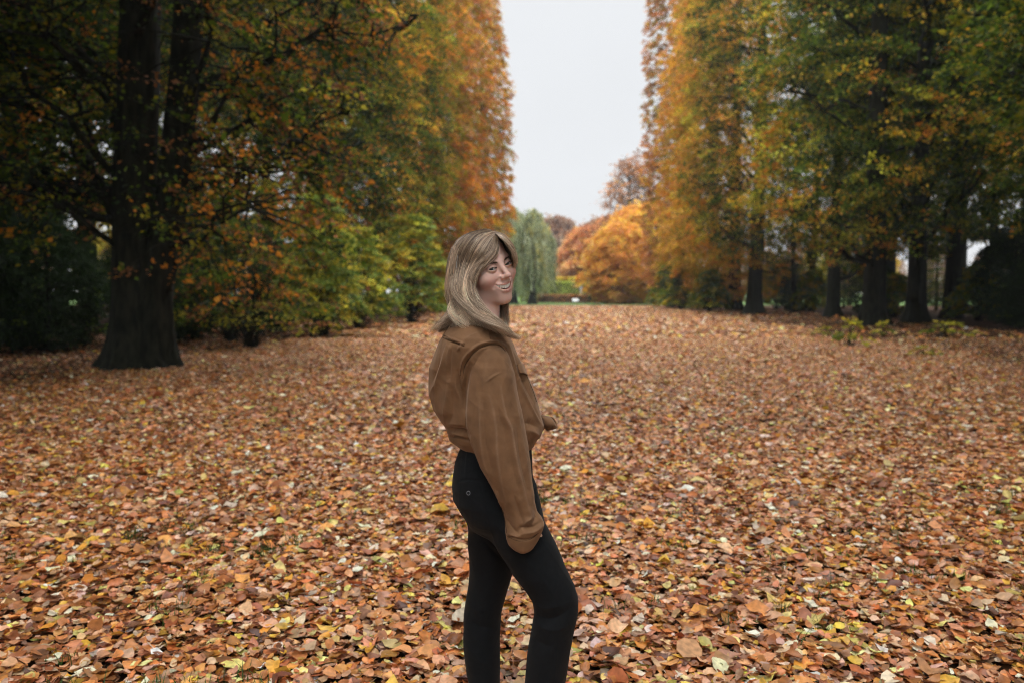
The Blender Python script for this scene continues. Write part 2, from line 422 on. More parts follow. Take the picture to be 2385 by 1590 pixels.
def make_tree(name, seed, H=30, rx=5.2, ry=4.6, zb=4.0, trunk_r=0.6, nclus=1500, m=70, size=0.14, side=+1,
              pal_out=(ORANGE, GOLD, OLIVE, RUST, GREEN), w_out=(4, 3, 2, 1.5, 1), pal_in=(GREEN, OLIVE, DKGREEN), w_in=(3, .8, 3.5),
              crad=0.62, nlimb=34, square=3.2, lean=(0, 0), back=0.35, gaps=0.0, bottom_round=3.0, toppow=.35, lumpy=1.0):
    """One tree at the origin: trunk with limbs, and a crown made of leaf sprays. side: which way (x) the clipped avenue face looks."""
    rng = np.random.default_rng(seed)
    root = empty(name)
    # crown outline: super-ellipse columns clipped on the avenue side
    def radius(th, z):
        c, s = np.abs(np.cos(th)), np.abs(np.sin(th))
        r = 1.0 / ((c / rx) ** square + (s / ry) ** square) ** (1 / square)
        t = (z - zb) / (H - zb)
        prof = np.clip(t * (H - zb) / bottom_round, 0, 1) ** 0.5 * np.clip((1 - t) / 0.4, 0, 1) ** toppow
        return r * (0.25 + 0.75 * prof)
    K = int(nclus * 1.6)
    th = rng.uniform(0, 2 * np.pi, K); z = zb + (H - zb) * rng.uniform(0, 1, K) ** 1.05
    r = radius(th, z)
    lump = 1 + lumpy * (0.10 * np.sin(th * 5 + z * 0.9 + seed) + 0.08 * np.sin(z * 2.1 + th * 3))
    f = 1 - np.abs(rng.normal(0, 0.20, K)); f = np.where(rng.uniform(0, 1, K) < 0.16, rng.uniform(0.3, 0.9, K), f)
    rr = r * f * lump
    cc = np.stack([np.cos(th) * rr, np.sin(th) * rr, z], -1)
    outward = np.stack([np.cos(th), np.sin(th), np.full(K, 0.15)], -1)
    keep = rng.uniform(0, 1, K) < np.where(np.cos(th) * side > -0.25, 1.0, back)
    if gaps > 0:
        g = np.sin(cc[:, 0] * 1.3 + seed) * np.sin(cc[:, 1] * 1.1 + 2) * np.sin(cc[:, 2] * 1.0 + 1)
        keep &= ~((g > 0.35 - gaps * 0.3) & (rng.uniform(0, 1, K) < gaps))
    cc, outward, f, rr = cc[keep][:nclus], outward[keep][:nclus], f[keep][:nclus], rr[keep][:nclus]
    n = len(cc)
    cr = crad * np.exp(rng.normal(0, 0.25, n))
    # trunk and limbs
    acc = Acc()
    top = np.array([lean[0], lean[1], H * 0.93])
    mid = np.array([lean[0] * .35 + rng.normal(0, .15), lean[1] * .35 + rng.normal(0, .15), H * .4])
    TP, TR = trunk_tube(acc, rng, [(0, 0, -0.15), (0, 0, 1.5), mid, top], trunk_r)
    sel = rng.choice(n, min(nlimb, n), replace=False)
    for k in sel:
        e = cc[k] * np.array([0.97, 0.97, 1.0]); zz = max(2.6, min(e[2] - np.hypot(e[0], e[1]) * rng.uniform(.1, .9), H * .85))
        i = int(np.argmin(np.abs(TP[:, 2] - zz)))
        r0 = max(0.035, TR[i] * rng.uniform(0.22, 0.42))
        P = limb(acc, rng, TP[i], e, r0, 0.015, sag=rng.uniform(-.05, .10), wig=0.28, n=9)
        near = np.argsort(np.sum((cc - e) ** 2, 1))[1:5]
        for q in near[:4]:
            j = rng.integers(3, 8); limb(acc, rng, P[j], cc[q], max(0.015, r0 * .32), 0.006, wig=.25, n=5, sides=4)
    tr = acc.build("trunk", M_BARK, root, smooth=True)
    P, D, Nn, idx = clusters_to_leaves(rng, cc, cr, outward, m, size)
    V, F = leaf_quads(rng, P, D, Nn, size)
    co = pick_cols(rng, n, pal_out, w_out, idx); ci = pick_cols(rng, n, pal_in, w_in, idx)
    # outer leaves have turned; inner ones are still green, darkened to deepen crown shade
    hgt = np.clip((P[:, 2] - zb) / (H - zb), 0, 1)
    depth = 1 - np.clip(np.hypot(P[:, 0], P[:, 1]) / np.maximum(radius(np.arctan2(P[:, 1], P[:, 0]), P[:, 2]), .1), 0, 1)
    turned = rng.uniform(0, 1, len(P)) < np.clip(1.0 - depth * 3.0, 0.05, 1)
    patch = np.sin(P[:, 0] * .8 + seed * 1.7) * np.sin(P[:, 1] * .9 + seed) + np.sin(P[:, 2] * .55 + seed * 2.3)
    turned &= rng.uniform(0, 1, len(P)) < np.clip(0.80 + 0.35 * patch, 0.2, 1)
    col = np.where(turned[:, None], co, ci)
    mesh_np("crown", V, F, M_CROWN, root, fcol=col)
    return root

AUT = dict(pal_out=(ORANGE, GOLD, OLIVE, RUST, GREEN, YGREEN), w_out=(3.6, 2.2, 3, 1.4, 2.6, 1))
AUTR = dict(pal_out=(GOLD, OLIVE, YGREEN, ORANGE, GREEN, BROWN), w_out=(4, 2, 4.2, 2.2, 3.2, .3))
RED = dict(pal_out=(ORANGE, (0.62, 0.24, 0.08), PINKBR, RUST, GOLD), w_out=(4, 4, 3, 1, 1.5), pal_in=(BROWN, OLIVE), w_in=(2, 2))
SHADE = dict(pal_out=(GREEN, OLIVE, DKGREEN, GOLD, ORANGE), w_out=(4, 1.6, 4, .5, .6))  # leaf palette darkened to stand in for shade under the canopy

def place(o, x, y, rz=0.0, s=1.0, label=None, cat="tree", group=None, sx=None, hz=1.0):
    o.location = (x, y, 0); o.rotation_euler = (0, 0, rz); o.scale = (s if sx is None else s * sx, s, s * hz)
    if not o.get("category"): o["category"] = cat
    if label: o["label"] = label
    if group: o["group"] = group
    return o

G_L = "tall clipped beeches in the left wall of the avenue"
G_R = "tall clipped beeches in the right wall of the avenue"
def build_rows():
    # prototypes; clipped face looks towards +x (left row); the right row uses side=-1 versions
    LN = make_tree("beech_tree", 11, H=31, rx=5.3, ry=5.3, zb=1.6, trunk_r=.55, nclus=1500, m=70, size=.145, side=1, back=.15, gaps=.2, nlimb=48, **AUT)
    LF = make_tree("beech_tree", 12, H=33, rx=5.3, ry=5.0, zb=0.6, trunk_r=.6, nclus=2600, m=44, size=.18, side=1, crad=.42, lumpy=.35, gaps=0, pal_out=(ORANGE, GOLD, OLIVE, (0.62, 0.34, 0.16), RUST), w_out=(4.6, 3, 1.4, 4, 1), pal_in=(OLIVE, RUST), w_in=(2, 1.5))
    L2 = make_tree("beech_tree", 13, H=31, rx=5.0, ry=5.3, zb=3.4, trunk_r=.62, nclus=1700, m=74, size=.145, side=1, gaps=.2, pal_out=(OLIVE, GREEN, GOLD, ORANGE, YGREEN), w_out=(4, 3, 2, 2.4, 1))
    rows = [(LN, -13.6, 40.5, "tall beech of orange and olive leaves left of the avenue, behind the yellow green shrubs"),
            (L2, -13.3, 51.5, "green and gold clipped beech in the left wall, fourth from its far end"),
            (LF, -13.3, 62.5, "orange and rust clipped beech in the left wall, third from its far end"),
            (None, -13.0, 73.5, "clipped beech in the left wall, second from its far end"),
            (None, -12.5, 84.5, "rusty orange clipped beech ending the left wall beside the willow")]
    for k, (p, x, y, lab) in enumerate(rows):
        o = p if p is not None else copy_tree(LF)
        if k > 2: place(o, x, y, 0, 1.0, lab, group=G_L, hz=[1.0, 1.05, 1.06][min(k - 2, 2)])
        else: place(o, x, y, 0, 1.0, lab, group=G_L)
    RN = make_tree("beech_tree", 21, H=31, rx=5.3, ry=5.3, zb=3.4, trunk_r=.50, back=.12, nclus=1150, m=66, size=.145, side=-1, gaps=.45, nlimb=54, **AUTR)
    R2 = make_tree("beech_tree", 22, H=31, rx=5.0, ry=5.0, zb=3.4, trunk_r=.52, back=.12, nclus=1050, m=60, size=.16, side=-1, gaps=.4, nlimb=44, pal_out=(GOLD, ORANGE, OLIVE, YGREEN), w_out=(5, 4, 1.6, 1.5))
    RF = make_tree("beech_tree", 23, H=33, rx=5.2, ry=4.9, zb=0.8, trunk_r=.55, nclus=2500, m=42, size=.18, side=-1, crad=.44, lumpy=.4, gaps=0, pal_out=(GOLD, ORANGE, (0.78, 0.36, 0.08), RUST), w_out=(4.5, 4, 4, .6), pal_in=(OLIVE, GOLD), w_in=(2, 2))
    RE = make_tree("beech_tree", 24, H=46, rx=4.6, ry=4.2, zb=0.6, trunk_r=.5, nclus=2900, m=42, size=.17, side=-1, crad=.36, lumpy=.3, gaps=0, **RED)
    SH = make_tree("beech_tree", 25, H=28, rx=6.0, ry=6.0, zb=4.6, trunk_r=.45, nclus=1150, m=70, size=.13, side=-1, back=1.0, square=2.2, nlimb=60, gaps=.15, **SHADE)
    place(RN, 13.4, 37.6, 0, 1, "thick trunked beech of green and gold leaves, nearest big trunk on the right", group=G_R)
    place(R2, 12.2, 57.0, 0, 1, "golden beech with a bare dark trunk and flared roots, right side middle distance", group=G_R)
    place(copy_tree(RN), 15.4, 50, 2.9, .8, "green gold beech between the two big dark trunks on the right", group=G_R)
    place(RF, 12.9, 68, 0, 1, "golden orange column of foliage reaching the ground in the right wall", group=G_R)
    place(copy_tree(RF), 12.7, 77.5, .15, 1.0, "orange clipped beech in the right wall, second from its far end", group=G_R)
    place(RE, 11.3, 88, 0, 1, "narrow reddish beech column closing the far end of the right wall", group=G_R)
    place(SH, 13.4, 24.5, 0, 1, "green beech with shade-darkened leaf colours hanging over the upper right corner", group=G_R)
    SH.location = (15.6, 21.5, 0)
    place(copy_tree(SH), 16.6, 41.0, 1.3, 1, "shaded green beech whose trunk stands just right of the thickest right hand trunk", group=G_R)
    # the rest of the avenue beside and behind the camera, which shades the ground
    for k, (x, y, rz) in enumerate([(11.8, 8.0, .7), (11.4, -4, 2.1), (-11.4, -5, .4), (-11.0, 5.0, 2.9), (13.8, -17, 1.2), (-13.8, -17, 5), (13.4, 14.5, 3.3), (-13.8, 12.5, 1.9)]):
        place(copy_tree(SH), x, y, rz, 1, "shaded beech of the avenue %s the camera, on the %s side" % (["just ahead of", "a little behind", "a little behind", "level with", "well behind", "well behind", "farther ahead of", "farther ahead of"][k], "right" if x > 0 else "left"), group="beeches beside and behind the camera")
    return SH
SH = build_rows()

def build_big_beech():
    """The old double-stemmed beech on the left."""
    rng = np.random.default_rng(77)
    root = empty("beech_tree")
    acc = Acc()
    base = np.array(cam_uvz(318, 822, 16.0)); bx, by = base[0] * CYW - 16.0 * SYW, base[0] * SYW + 16.0 * CYW
    root.location = (bx, by, 0); root.rotation_euler = (0, 0, YAW)
    # local frame: x right in the picture, y away
    TA, RA = trunk_tube(acc, rng, [(0, 0, -.2), (0, 0, 1.5), (0.03, 0, 3.2), (0.14, .1, 5.5), (0.22, .3, 9), (0.7, .2, 19)], .43, flare=2.2, taper=.40)
    TB, RB = trunk_tube(acc, rng, [(0.35, -.1, -.2), (0.42, -.1, 1.4), (0.72, .1, 3.2), (0.98, .2, 5.5), (1.30, .3, 9), (2.3, 0, 18)], .34, flare=1.8, taper=.5)
    ends = []
    # long limbs sweeping up and out to the left, others to the right
    spec = [(TA, 2.6, (-5.5, -1.5, 6.5)), (TA, 3.0, (-6.5, 1.5, 8.2)), (TA, 3.4, (-4.6, -2.5, 9.0)), (TA, 3.9, (-6.2, 0, 5.0)), (TA, 4.4, (-3.6, -3, 10)), (TA, 2.3, (-4.8, -2, 4.4)),
            (TA, 5.5, (-5.0, -1, 11)), (TB, 4.2, (4.6, -1.4, 7.2)), (TB, 4.8, (5.6, .5, 6.2)), (TB, 5.2, (4.4, -2.4, 8.8)), (TB, 3.6, (4.9, -2.2, 4.7)), (TB, 3.2, (4.2, 0.4, 3.6)),
            (TB, 6.5, (5.4, -1, 10.5)), (TA, 6.2, (2.4, -4.2, 8)), (TA, 7.5, (-2.2, -4.5, 9.5)), (TB, 7.0, (3.4, -3.6, 10.8)), (TA, 5.0, (-1.5, -4.8, 6.6)), (TB, 2.7, (3.2, -2.6, 2.9)),
            (TA, 3.2, (-5.8, 2, 3.6)), (TA, 2.4, (-3.8, -3.2, 3.3)),
            (TA, 2.9, (-4.6, 1.0, 7.4)), (TA, 3.3, (-3.2, 1.5, 8.4)), (TA, 2.5, (-5.9, .6, 5.6)), (TA, 3.7, (-2.6, .5, 9.4)), (TB, 4.0, (3.4, 1.6, 5.2)), (TB, 4.6, (5.0, 2.2, 9.2))]
    for T, z, e in spec:
        R = RA if T is TA else RB
        i = int(np.argmin(np.abs(T[:, 2] - z))); e = np.array(e) + rng.normal(0, .35, 3)
        P = limb(acc, rng, T[i], e, R[i] * rng.uniform(.15, .26), .015, sag=rng.uniform(-.02, .10), wig=.30, n=13)
        for j in range(3, 13):
            for _ in range(3):
                q = P[j] + rng.normal(0, 1, 3) * np.array([1.2, 1.2, .55]) + np.array([0, 0, -.15]); q[0] = min(q[0], 5.0)
                limb(acc, rng, P[j], q, .028, .005, wig=.3, n=6, sides=4, sag=.05)
                ends.append(q); ends.append(P[j] + (q - P[j]) * .6)
    for k in range(1000):      # upper crown, mostly above the frame
        a = rng.uniform(0, 2 * np.pi); z = rng.uniform(9.5, 22); r = 6.0 * rng.uniform(.35, 1) * (1 - max(0, z - 16) / 12)
        ends.append(np.array([np.cos(a) * r + .5, np.sin(a) * r, z]))
    acc.build("trunk", M_BARK, root, smooth=True)
    cc = np.array(ends); cc[:, 0] = np.minimum(cc[:, 0], 4.8 + rng.normal(0, .2, len(cc)))
    cc = cc[~((cc[:, 1] < .3) & (cc[:, 0] > -1.0) & (cc[:, 0] < 1.9) & (rng.uniform(0, 1, len(cc)) < .5))]
    out = norm(cc * np.array([1, 1, 0]) + rng.normal(0, .5, cc.shape)); cr = .42 * np.exp(rng.normal(0, .3, len(cc)))
    P, D, Nn, idx = clusters_to_leaves(rng, cc, cr, out, 30, .1, flat=.22)
    V, F = leaf_quads(rng, P, D, Nn, .098)
    right = P[:, 0] > 0.6
    c1 = pick_cols(rng, len(cc), (GREEN, OLIVE, DKGREEN, ORANGE, BROWN), (4, 2, 5, .8, 1), idx)  # dark greens put extra shade into the crown colours
    c2 = pick_cols(rng, len(cc), (OLIVE, ORANGE, GREEN, BROWN, DKGREEN), (3, 2, 3.4, 2.2, 3.4), idx)
    mesh_np("crown", V, F, M_CROWN, root, fcol=np.where(right[:, None], c2, c1))
    tag(root, "huge old beech with a dark forked trunk at the left of the avenue", "tree")
build_big_beech()

# second rank of trees and the wood beyond, seen between the trunks
def build_woods():
    a = make_tree("broadleaf_tree", 31, H=15, rx=4.2, ry=4.2, zb=1.2, trunk_r=.22, nclus=520, m=52, size=.22, back=1, square=2, gaps=.1, crad=.7, nlimb=24,
                  pal_out=(GOLD, YELLOW, YGREEN, ORANGE), w_out=(4, 2, 3, 1.5), pal_in=(YGREEN, OLIVE), w_in=(1, 1), bottom_round=5, toppow=.6)
    b = make_tree("broadleaf_tree", 32, H=16, rx=4.6, ry=4.6, zb=1.0, trunk_r=.24, nclus=540, m=52, size=.22, back=1, square=2, gaps=.1, crad=.75, nlimb=24,
                  pal_out=(GREEN, OLIVE, DKGREEN, YGREEN), w_out=(4, 3, 2, 1), bottom_round=5, toppow=.6)
    c = make_tree("beech_tree", 33, H=25, rx=4.4, ry=4.4, zb=5.5, trunk_r=.34, nclus=470, m=50, size=.18, back=1, square=2.4, gaps=.4, crad=.7, nlimb=36,
                  pal_out=(GREEN, OLIVE, GOLD, DKGREEN, ORANGE), w_out=(4, 3, 1.5, 2, 1), bottom_round=6, toppow=.6)
    e = make_tree("conifer_tree", 34, H=8.5, rx=3.6, ry=3.6, zb=.3, trunk_r=.2, nclus=560, m=60, size=.15, back=1, square=2, crad=.5, nlimb=20,
                  pal_out=(DKGREEN, (0.012, 0.026, 0.012), GREEN), w_out=(4, 4, .6), pal_in=(DKGREEN,), w_in=(1,), bottom_round=1.5, toppow=.8)
    C = [(c, 21.0, 56, "slim dark trunked beech behind the right wall"), (c, 22.5, 63, None), (c, 20, 71, None), (c, 25, 47, None), (c, 27, 36, None), (c, 28.5, 58, None),
         (c, 21.8, 31, None), (c, 31, 68, None), (c, -22, 34, None), (c, -23, 47, None), (c, -21.5, 60, None), (c, -22, 22, None), (c, -31, 30, None), (c, -30, 44, None), (c, -22, 73, None)]
    hc = make_tree("beech_tree", 35, H=28, rx=6.6, ry=6.6, zb=13.0, trunk_r=.42, nclus=1000, m=60, size=.24, back=1, square=2.3, gaps=0, crad=.8, nlimb=40,
                   pal_out=(GREEN, DKGREEN, OLIVE), w_out=(3, 4, 1), bottom_round=4, toppow=.5)  # dense crowns above the view, added to shade the avenue and wood
    H = [(20.5, 35, "added tall high crowned shade beech in the right wood, first behind the thick trunks"), (21, 47, "added tall high crowned shade beech behind the middle right trunks"), (22, 60, "added tall high crowned shade beech far back in the right wood"), (31, 41, "added high crowned shade beech deep in the right wood"), (32, 54, "high crowned beech, deepest in the right wood"), (27, 25, "high crowned beech in the dark at the right edge"), (21, 12, "unseen high crowned beech added for shade to the right of the view"), (31, 68, "high crowned beech at the far end of the right wood"),
         (-20, 27, "added tall high crowned shade beech behind the forked trunk"), (-21.5, 41, "added tall high crowned shade beech behind the yellow green shrubs"), (-22, 55, "added high crowned shade beech behind the left wall"), (-31, 36, "added high crowned shade beech deep in the left wood"), (-30, 23, "added high crowned shade beech at the left edge of the photo"), (-20.5, 13, "unseen high crowned beech added for shade to the left of the view"), (-32, 50, "high crowned beech, deepest in the left wood"), (-22, 70, "high crowned beech at the far end behind the left wall"), (9.4, 3, "unseen high crowned beech added to shade the avenue right of the camera"), (-9.6, 2, "unseen high crowned beech added to shade the avenue left of the camera"), (10.5, -10, "unseen high crowned beech added for shade behind the camera on the right"), (-10.5, -11, "unseen high crowned beech added for shade behind the camera on the left"), (-11.6, 11, "unseen high crowned beech added to shade the left side of the avenue ahead of the camera"), (10.5, 12.5, "unseen high crowned beech added to shade the right side of the avenue ahead of the camera")]
    for k, (x, y, lab) in enumerate(H):
        place(hc if k == 0 else copy_tree(hc), x, y, k * .9, 1, lab, group="high crowned beeches added to shade the wood and avenue")
    for k, (x, y, lab) in enumerate([(17.2, 30, "thin young beech just right of the thick trunk pair"), (23.5, 33, "thin young beech in the dark near the right edge"), (19.0, 47, "thin young beech seen between the right hand trunks"), (16.2, 62, "thin young beech beside the golden foliage column"), (21.5, 27.5, "thin young beech at the right edge of the photo"), (-16.8, 21, "thin young beech left of the forked trunk"), (-17, 33, "thin young beech right of the forked trunk")]):
        o = copy_tree(c); place(o, x, y, k * 1.7, .62, lab, group="thin young beeches in the undergrowth")
    for k, (p, x, y, lab) in enumerate(C):
        o = p if k == 0 else copy_tree(p)
        if x > 0: lab = ["slim dark trunked beech behind the golden beech with flared roots", "slim trunk seen left of the thickest right hand trunk", "thin far trunk beside the foliage column of the right wall",
                         "shaded slim beech deep behind the two big right hand trunks", "slim beech in the dark at the right edge", "distant thin beech in the right hand wood",
                         "slim trunk rising in the dark right of the big pair of trunks", "farthest slim beech of the right hand wood"][k]
        else: lab = ["slim green beech behind the left wall, near the forked trunk", "slim beech behind the yellow green shrubs", "slim beech hidden deep behind the left wall",
                     "slim beech just left of the forked trunk", "beech in the dark wood at the left edge", "beech far back in the left hand wood", "last slim beech behind the left wall"][k - 8]
        place(o, x, y, k * 1.37, 1 + .08 * math.sin(k * 2.1), lab, group="slim beeches in the second rank behind the walls")
    A = [(40, 72, "golden tree glowing between the right hand trunks"), (49, 88, "golden tree far behind the right hand wood"), (33, 92, "yellow green tree beyond the thin right hand trunks"),
         (-25, 46, "bright yellow tree seen left of the forked trunk"), (-38, 62, "yellow tree behind the brightest one at the left"), (30, 104, "gold tree past the end of the right hand wood"), (60, 78, "golden tree at the far right edge of the wood")]
    for k, (x, y, lab) in enumerate(A):
        place(a if k == 0 else copy_tree(a), x, y, k * 1.9, [.50, .54, .5, .72, .60, .5, .5][k], lab, group="golden trees beyond the avenue")
    B = [(38, 62, "green tree low behind the right hand trunks"), (37, 56, "green bushy tree in the shade at the right"), (-33, 40, "dark green tree at the left behind the evergreens"),
         (-44, 50, "green tree far back at the left edge"), (-36, 76, "green tree deep behind the left wall"), (56, 60, "green tree at the right edge of the wood"), (44, 44, "green tree in the dark right corner of the wood"), (-30, 92, "green tree behind the willow")]
    for k, (x, y, lab) in enumerate(B):
        place(b if k == 0 else copy_tree(b), x, y, k * 2.3, [.46, .44, .44, .55, .5, .50, .44, .7][k], lab, group="green trees beyond the avenue")
    for k, (x, y, s, lab) in enumerate([(30, 50, .40, "low green tree behind the slim trunks at the right"), (30, 70, .42, "low green tree between the right hand trunks"), (43, 52, .48, "broad green tree closing the right hand wood"), (25, 78, .42, "small green tree at the back of the right wall"), (32, 32, .42, "shaded green tree at the right edge"), (-40, 30, .45, "shaded green tree at the left edge"), (-27, 66, .5, "low green tree behind the left wall")]):
        place(copy_tree(b), x, y, k * 1.3 + 1, s, lab, group="green trees beyond the avenue")
    E = [(-14.8, 17.5, .52, "dark evergreen at the left edge of the photo"), (-16.5, 22, .56, "dark evergreen left of the forked trunk"), (-20.5, 28, .55, "dark evergreen far behind the forked trunk"),
         (-12.8, 24.5, .42, "low dark evergreen just right of the forked trunk"), (-14.5, 32, .55, "dark evergreen behind the yellow green shrubs"), (22, 26.5, .55, "dark evergreen in the shade at the right edge"), (27, 42, .62, "dark low evergreen behind the right hand trunks"), (19.5, 29, .36, "small dark evergreen under the right hand canopy"), (24, 34, .58, "dark evergreen right of the thick trunk pair"), (27.5, 52, .7, "dark evergreen at the back of the right wood"), (24, 47, .56, "dark evergreen between the middle right trunks"), (30, 36, .75, "dark evergreen deep at the right edge"), (-19, 36, .5, "dark evergreen behind the left saplings"), (-24, 42, .6, "dark evergreen deep in the left wood"), (-17.5, 46, .5, "dark evergreen behind the left wall"), (-24, 20, .7, "large dark evergreen at the left edge"), (-12.4, 22, .36, "small dark evergreen close behind the foot of the forked trunk"), (-11.8, 28.5, .46, "dark evergreen directly behind the nearest yellow green shrub"), (-13.5, 19.2, .40, "small dark evergreen just left of the foot of the forked trunk"), (-19.5, 17.5, .62, "broad dark evergreen low at the left edge"), (18.5, 34.5, .34, "small dark evergreen between the right hand trunks"), (20.5, 39.5, .5, "dark evergreen right behind the thick right hand pair"), (18.8, 53, .42, "dark evergreen behind the middle right trunk"), (17.5, 66, .42, "dark evergreen behind the golden foliage column"), (26, 30, .55, "dark evergreen filling the right edge of the wood")]
    for k, (x, y, s, lab) in enumerate(E):
        place(e if k == 0 else copy_tree(e), x, y, k * 1.1, s, lab, group="dark evergreens under the trees")
build_woods()

# ------------------------------------------------------------------ shrubs and young plants
def make_shrub(name, seed, H, R, nclus, m, size, pal, w, crad=.3):
    rng = np.random.default_rng(seed); root = empty(name)
    acc = Acc(); ends = []
    for k in range(nclus):
        a = rng.uniform(0, 2 * np.pi); z = H * rng.uniform(.08, 1) ** .85
        r = R * (1 - .75 * (z / H) ** 1.6) * rng.uniform(.45, 1)
        ends.append((math.cos(a) * r, math.sin(a) * r, z))
    for k in range(min(40, nclus)):
        e = ends[k]; limb(acc, rng, (rng.normal(0, .08), rng.normal(0, .08), 0), e, .010 + .006 * H / 3, .003, sag=.08, wig=.25, n=7, sides=5)
    acc.build("stem", M_BARK, root, smooth=True)
    cc = np.array(ends); out = norm(cc * np.array([1, 1, .2]) + 1e-3); cr = crad * np.exp(rng.normal(0, .25, len(cc)))
    P, D, Nn, idx = clusters_to_leaves(rng, cc, cr, out, m, size, flat=.2, droop=.35)
    V, F = leaf_quads(rng, P, D, Nn, size)
    mesh_np("foliage", V, F, M_CROWN, root, fcol=pick_cols(rng, len(cc), pal, w, idx))
    return root
def build_shrubs():
    s1 = make_shrub("beech_shrub", 41, 5.2, 2.1, 300, 32, .13, ((0.50, 0.50, 0.06), (0.12, 0.19, 0.03), YELLOW, OLIVE, (0.20, 0.30, 0.07)), (3, 3.4, 1.6, 2, 3))
    tag(s1, "yellow green shrub, the largest, low against the left wall", "shrub", "yellow green shrubs along the left wall"); s1.location = (-8.7, 26.5, 0); s1.scale = (.9, 1.0, .92)
    s1b = copy_tree(s1); s1b["label"] = "yellow green shrub between the two brighter ones along the left wall"; s1b.location = (-9.0, 32.0, 0); s1b.scale = (.95, 1.2, .8); s1b.rotation_euler = (0, 0, 3.4)
    s2 = copy_tree(s1); s2["label"] = "yellow green shrub just left of the woman's head"; s2.location = (-8.1, 38.0, 0); s2.scale = (.9, 1.2, 1.0); s2.rotation_euler = (0, 0, 2)
    s3 = make_shrub("beech_shrub", 42, 4.4, 2.6, 200, 24, .11, (ORANGE, BROWN, OLIVE, DKGREEN, GREEN), (1, 2.4, 3, 3, 4))
    tag(s3, "sparse orange brown beech sapling between the forked trunk and the green shrubs", "shrub", "beech saplings under the left trees"); s3.location = (-8.9, 21.0, 0); s3.rotation_euler = (0, 0, 1)
    s4 = copy_tree(s3); s4["label"] = "brown leaved sapling in the shade behind the forked trunk"; s4.location = (-10.6, 23.5, 0); s4.scale = (1, 1, .8)
    s5 = make_shrub("beech_shrub", 43, 3.2, 1.9, 240, 34, .17, (OLIVE, GREEN, (0.12, 0.17, 0.07), GOLD), (3, 3, 3, 1))
    G = "green bushes at the foot of the right wall"
    for k, (x, y, s, lab) in enumerate([(8.9, 71, 1.2, "green bush at the foot of the right wall, nearest the lawn"), (10.2, 64, 1.0, "green bush beside the farthest visible trunk on the right"),
                                        (17.5, 62, 1.0, "green undergrowth bush between the far right trunks"), (19, 50, .8, "low bush behind the flared trunk on the right"),
                                        (21, 44, .9, "low green bush right of the thickest right hand trunk"), (23.5, 36, .9, "shaded low bush toward the right edge"), (17.8, 74, 1.3, "bush behind the farthest visible trunk on the right"), (8.6, 75.5, 1.3, "tall green bush climbing the foot of the right wall")]):
        o = s5 if k == 0 else copy_tree(s5)
        tag(o, lab, "bush", G); o.location = (x, y, 0); o.scale = (s, s, s); o.rotation_euler = (0, 0, k)
    p = make_shrub("young_plant", 44, .62, .62, 17, 15, .085, (YGREEN, YELLOW, GREEN), (3, 2, 3), crad=.13)
    G = "young leafy plants on the litter at the right"
    for k, (px, py, v, s, lab) in enumerate([(1978, 800, 22, 1.15, "small yellow green plant at the foot of the thickest right hand trunk"), (1925, 765, 27, .9, "tiny green plant left of the yellow green one"),
                                             (2060, 765, 27, 1.0, "small yellow leaved plant against the base of the thick trunk"), (2150, 822, 19, .75, "low sprout in the dark litter near the right edge"),
                                             (735, 775, 26, 1.6, "low bright green plant at the foot of the left shrubs"), (2200, 775, 27, 1.3, "small dark leafed plant under the right hand trees")]):
        u, v, z = cam_uvz(px, py, v); x, y = u * CYW - v * SYW, u * SYW + v * CYW
        o = p if k == 0 else copy_tree(p)
        tag(o, lab, "plant", G); o.location = (x, y, 0); o.scale = (s * (1, 1.5, .8, 1.4, 1, 1.7)[k], s, s * (1, .6, .8, .5, 1, .6)[k]); o.rotation_euler = (0, 0, 1.3 * k)
build_shrubs()

# ------------------------------------------------------------------ the far end of the avenue
def far_xy(px, v):
    u = (px - 1192.5) / FPX * v
    return u * CYW - v * SYW, u * SYW + v * CYW

def build_willow(label, px, v, H, R, seed):
    rng = np.random.default_rng(seed); root = empty("willow_tree"); x, y = far_xy(px, v); root.location = (x, y, 0)
    acc = Acc(); trunk_tube(acc, rng, [(0, 0, -.1), (.1, 0, H * .3), (-.1, 0, H * .6), (0, 0, H * .86)], .45)
    P0 = []; n = 420
    for k in range(n):
        a = rng.uniform(0, 2 * np.pi); t = rng.uniform(0, 1) ** .6
        z = H * (1.0 - .38 * t ** 1.8) + rng.normal(0, .25); r = R * t * rng.uniform(.75, 1) * (1 + .12 * math.sin(a * 4))
        P0.append((r * math.cos(a), r * math.sin(a), z))
        if k < 26: limb(acc, rng, (0, 0, H * rng.uniform(.3, .6)), P0[-1], .09, .015, sag=.12, n=7)
    acc.build("trunk", M_BARK, root, smooth=True)
    C, D = [], []
    for p in P0:
        L = max(1.0, p[2] - rng.uniform(.2, 2.5)) * rng.uniform(.35, 1.0) if rng.uniform() < .75 else rng.uniform(1, 3)
        m = int(L / .16); t = np.linspace(0, 1, m)
        q = np.stack([p[0] * (1 + .10 * t) + .12 * np.sin(t * 5 + p[1]), p[1] * (1 + .10 * t) + .12 * np.sin(t * 4 + p[0]), p[2] - L * t], -1)
        for _ in range(3): C.append(q + rng.normal(0, .13, q.shape)); D.append(norm(rng.normal(0, .3, q.shape) + np.array([0, 0, -1])))
    idx = np.concatenate([np.full(len(c), k // 3) for k, c in enumerate(C)]); C = np.concatenate(C); D = np.concatenate(D)
    V, F = leaf_quads(rng, C, D, rng.normal(0, 1, C.shape), .34, .30)
    mesh_np("crown", V, F, M_CROWN, root, fcol=pick_cols(rng, n, ((0.32, 0.37, 0.20), (0.46, 0.50, 0.34), (0.52, 0.47, 0.15), (0.13, 0.18, 0.08)), (4, 3.4, 1.6, 2.4), idx))
    tag(root, label, "tree")
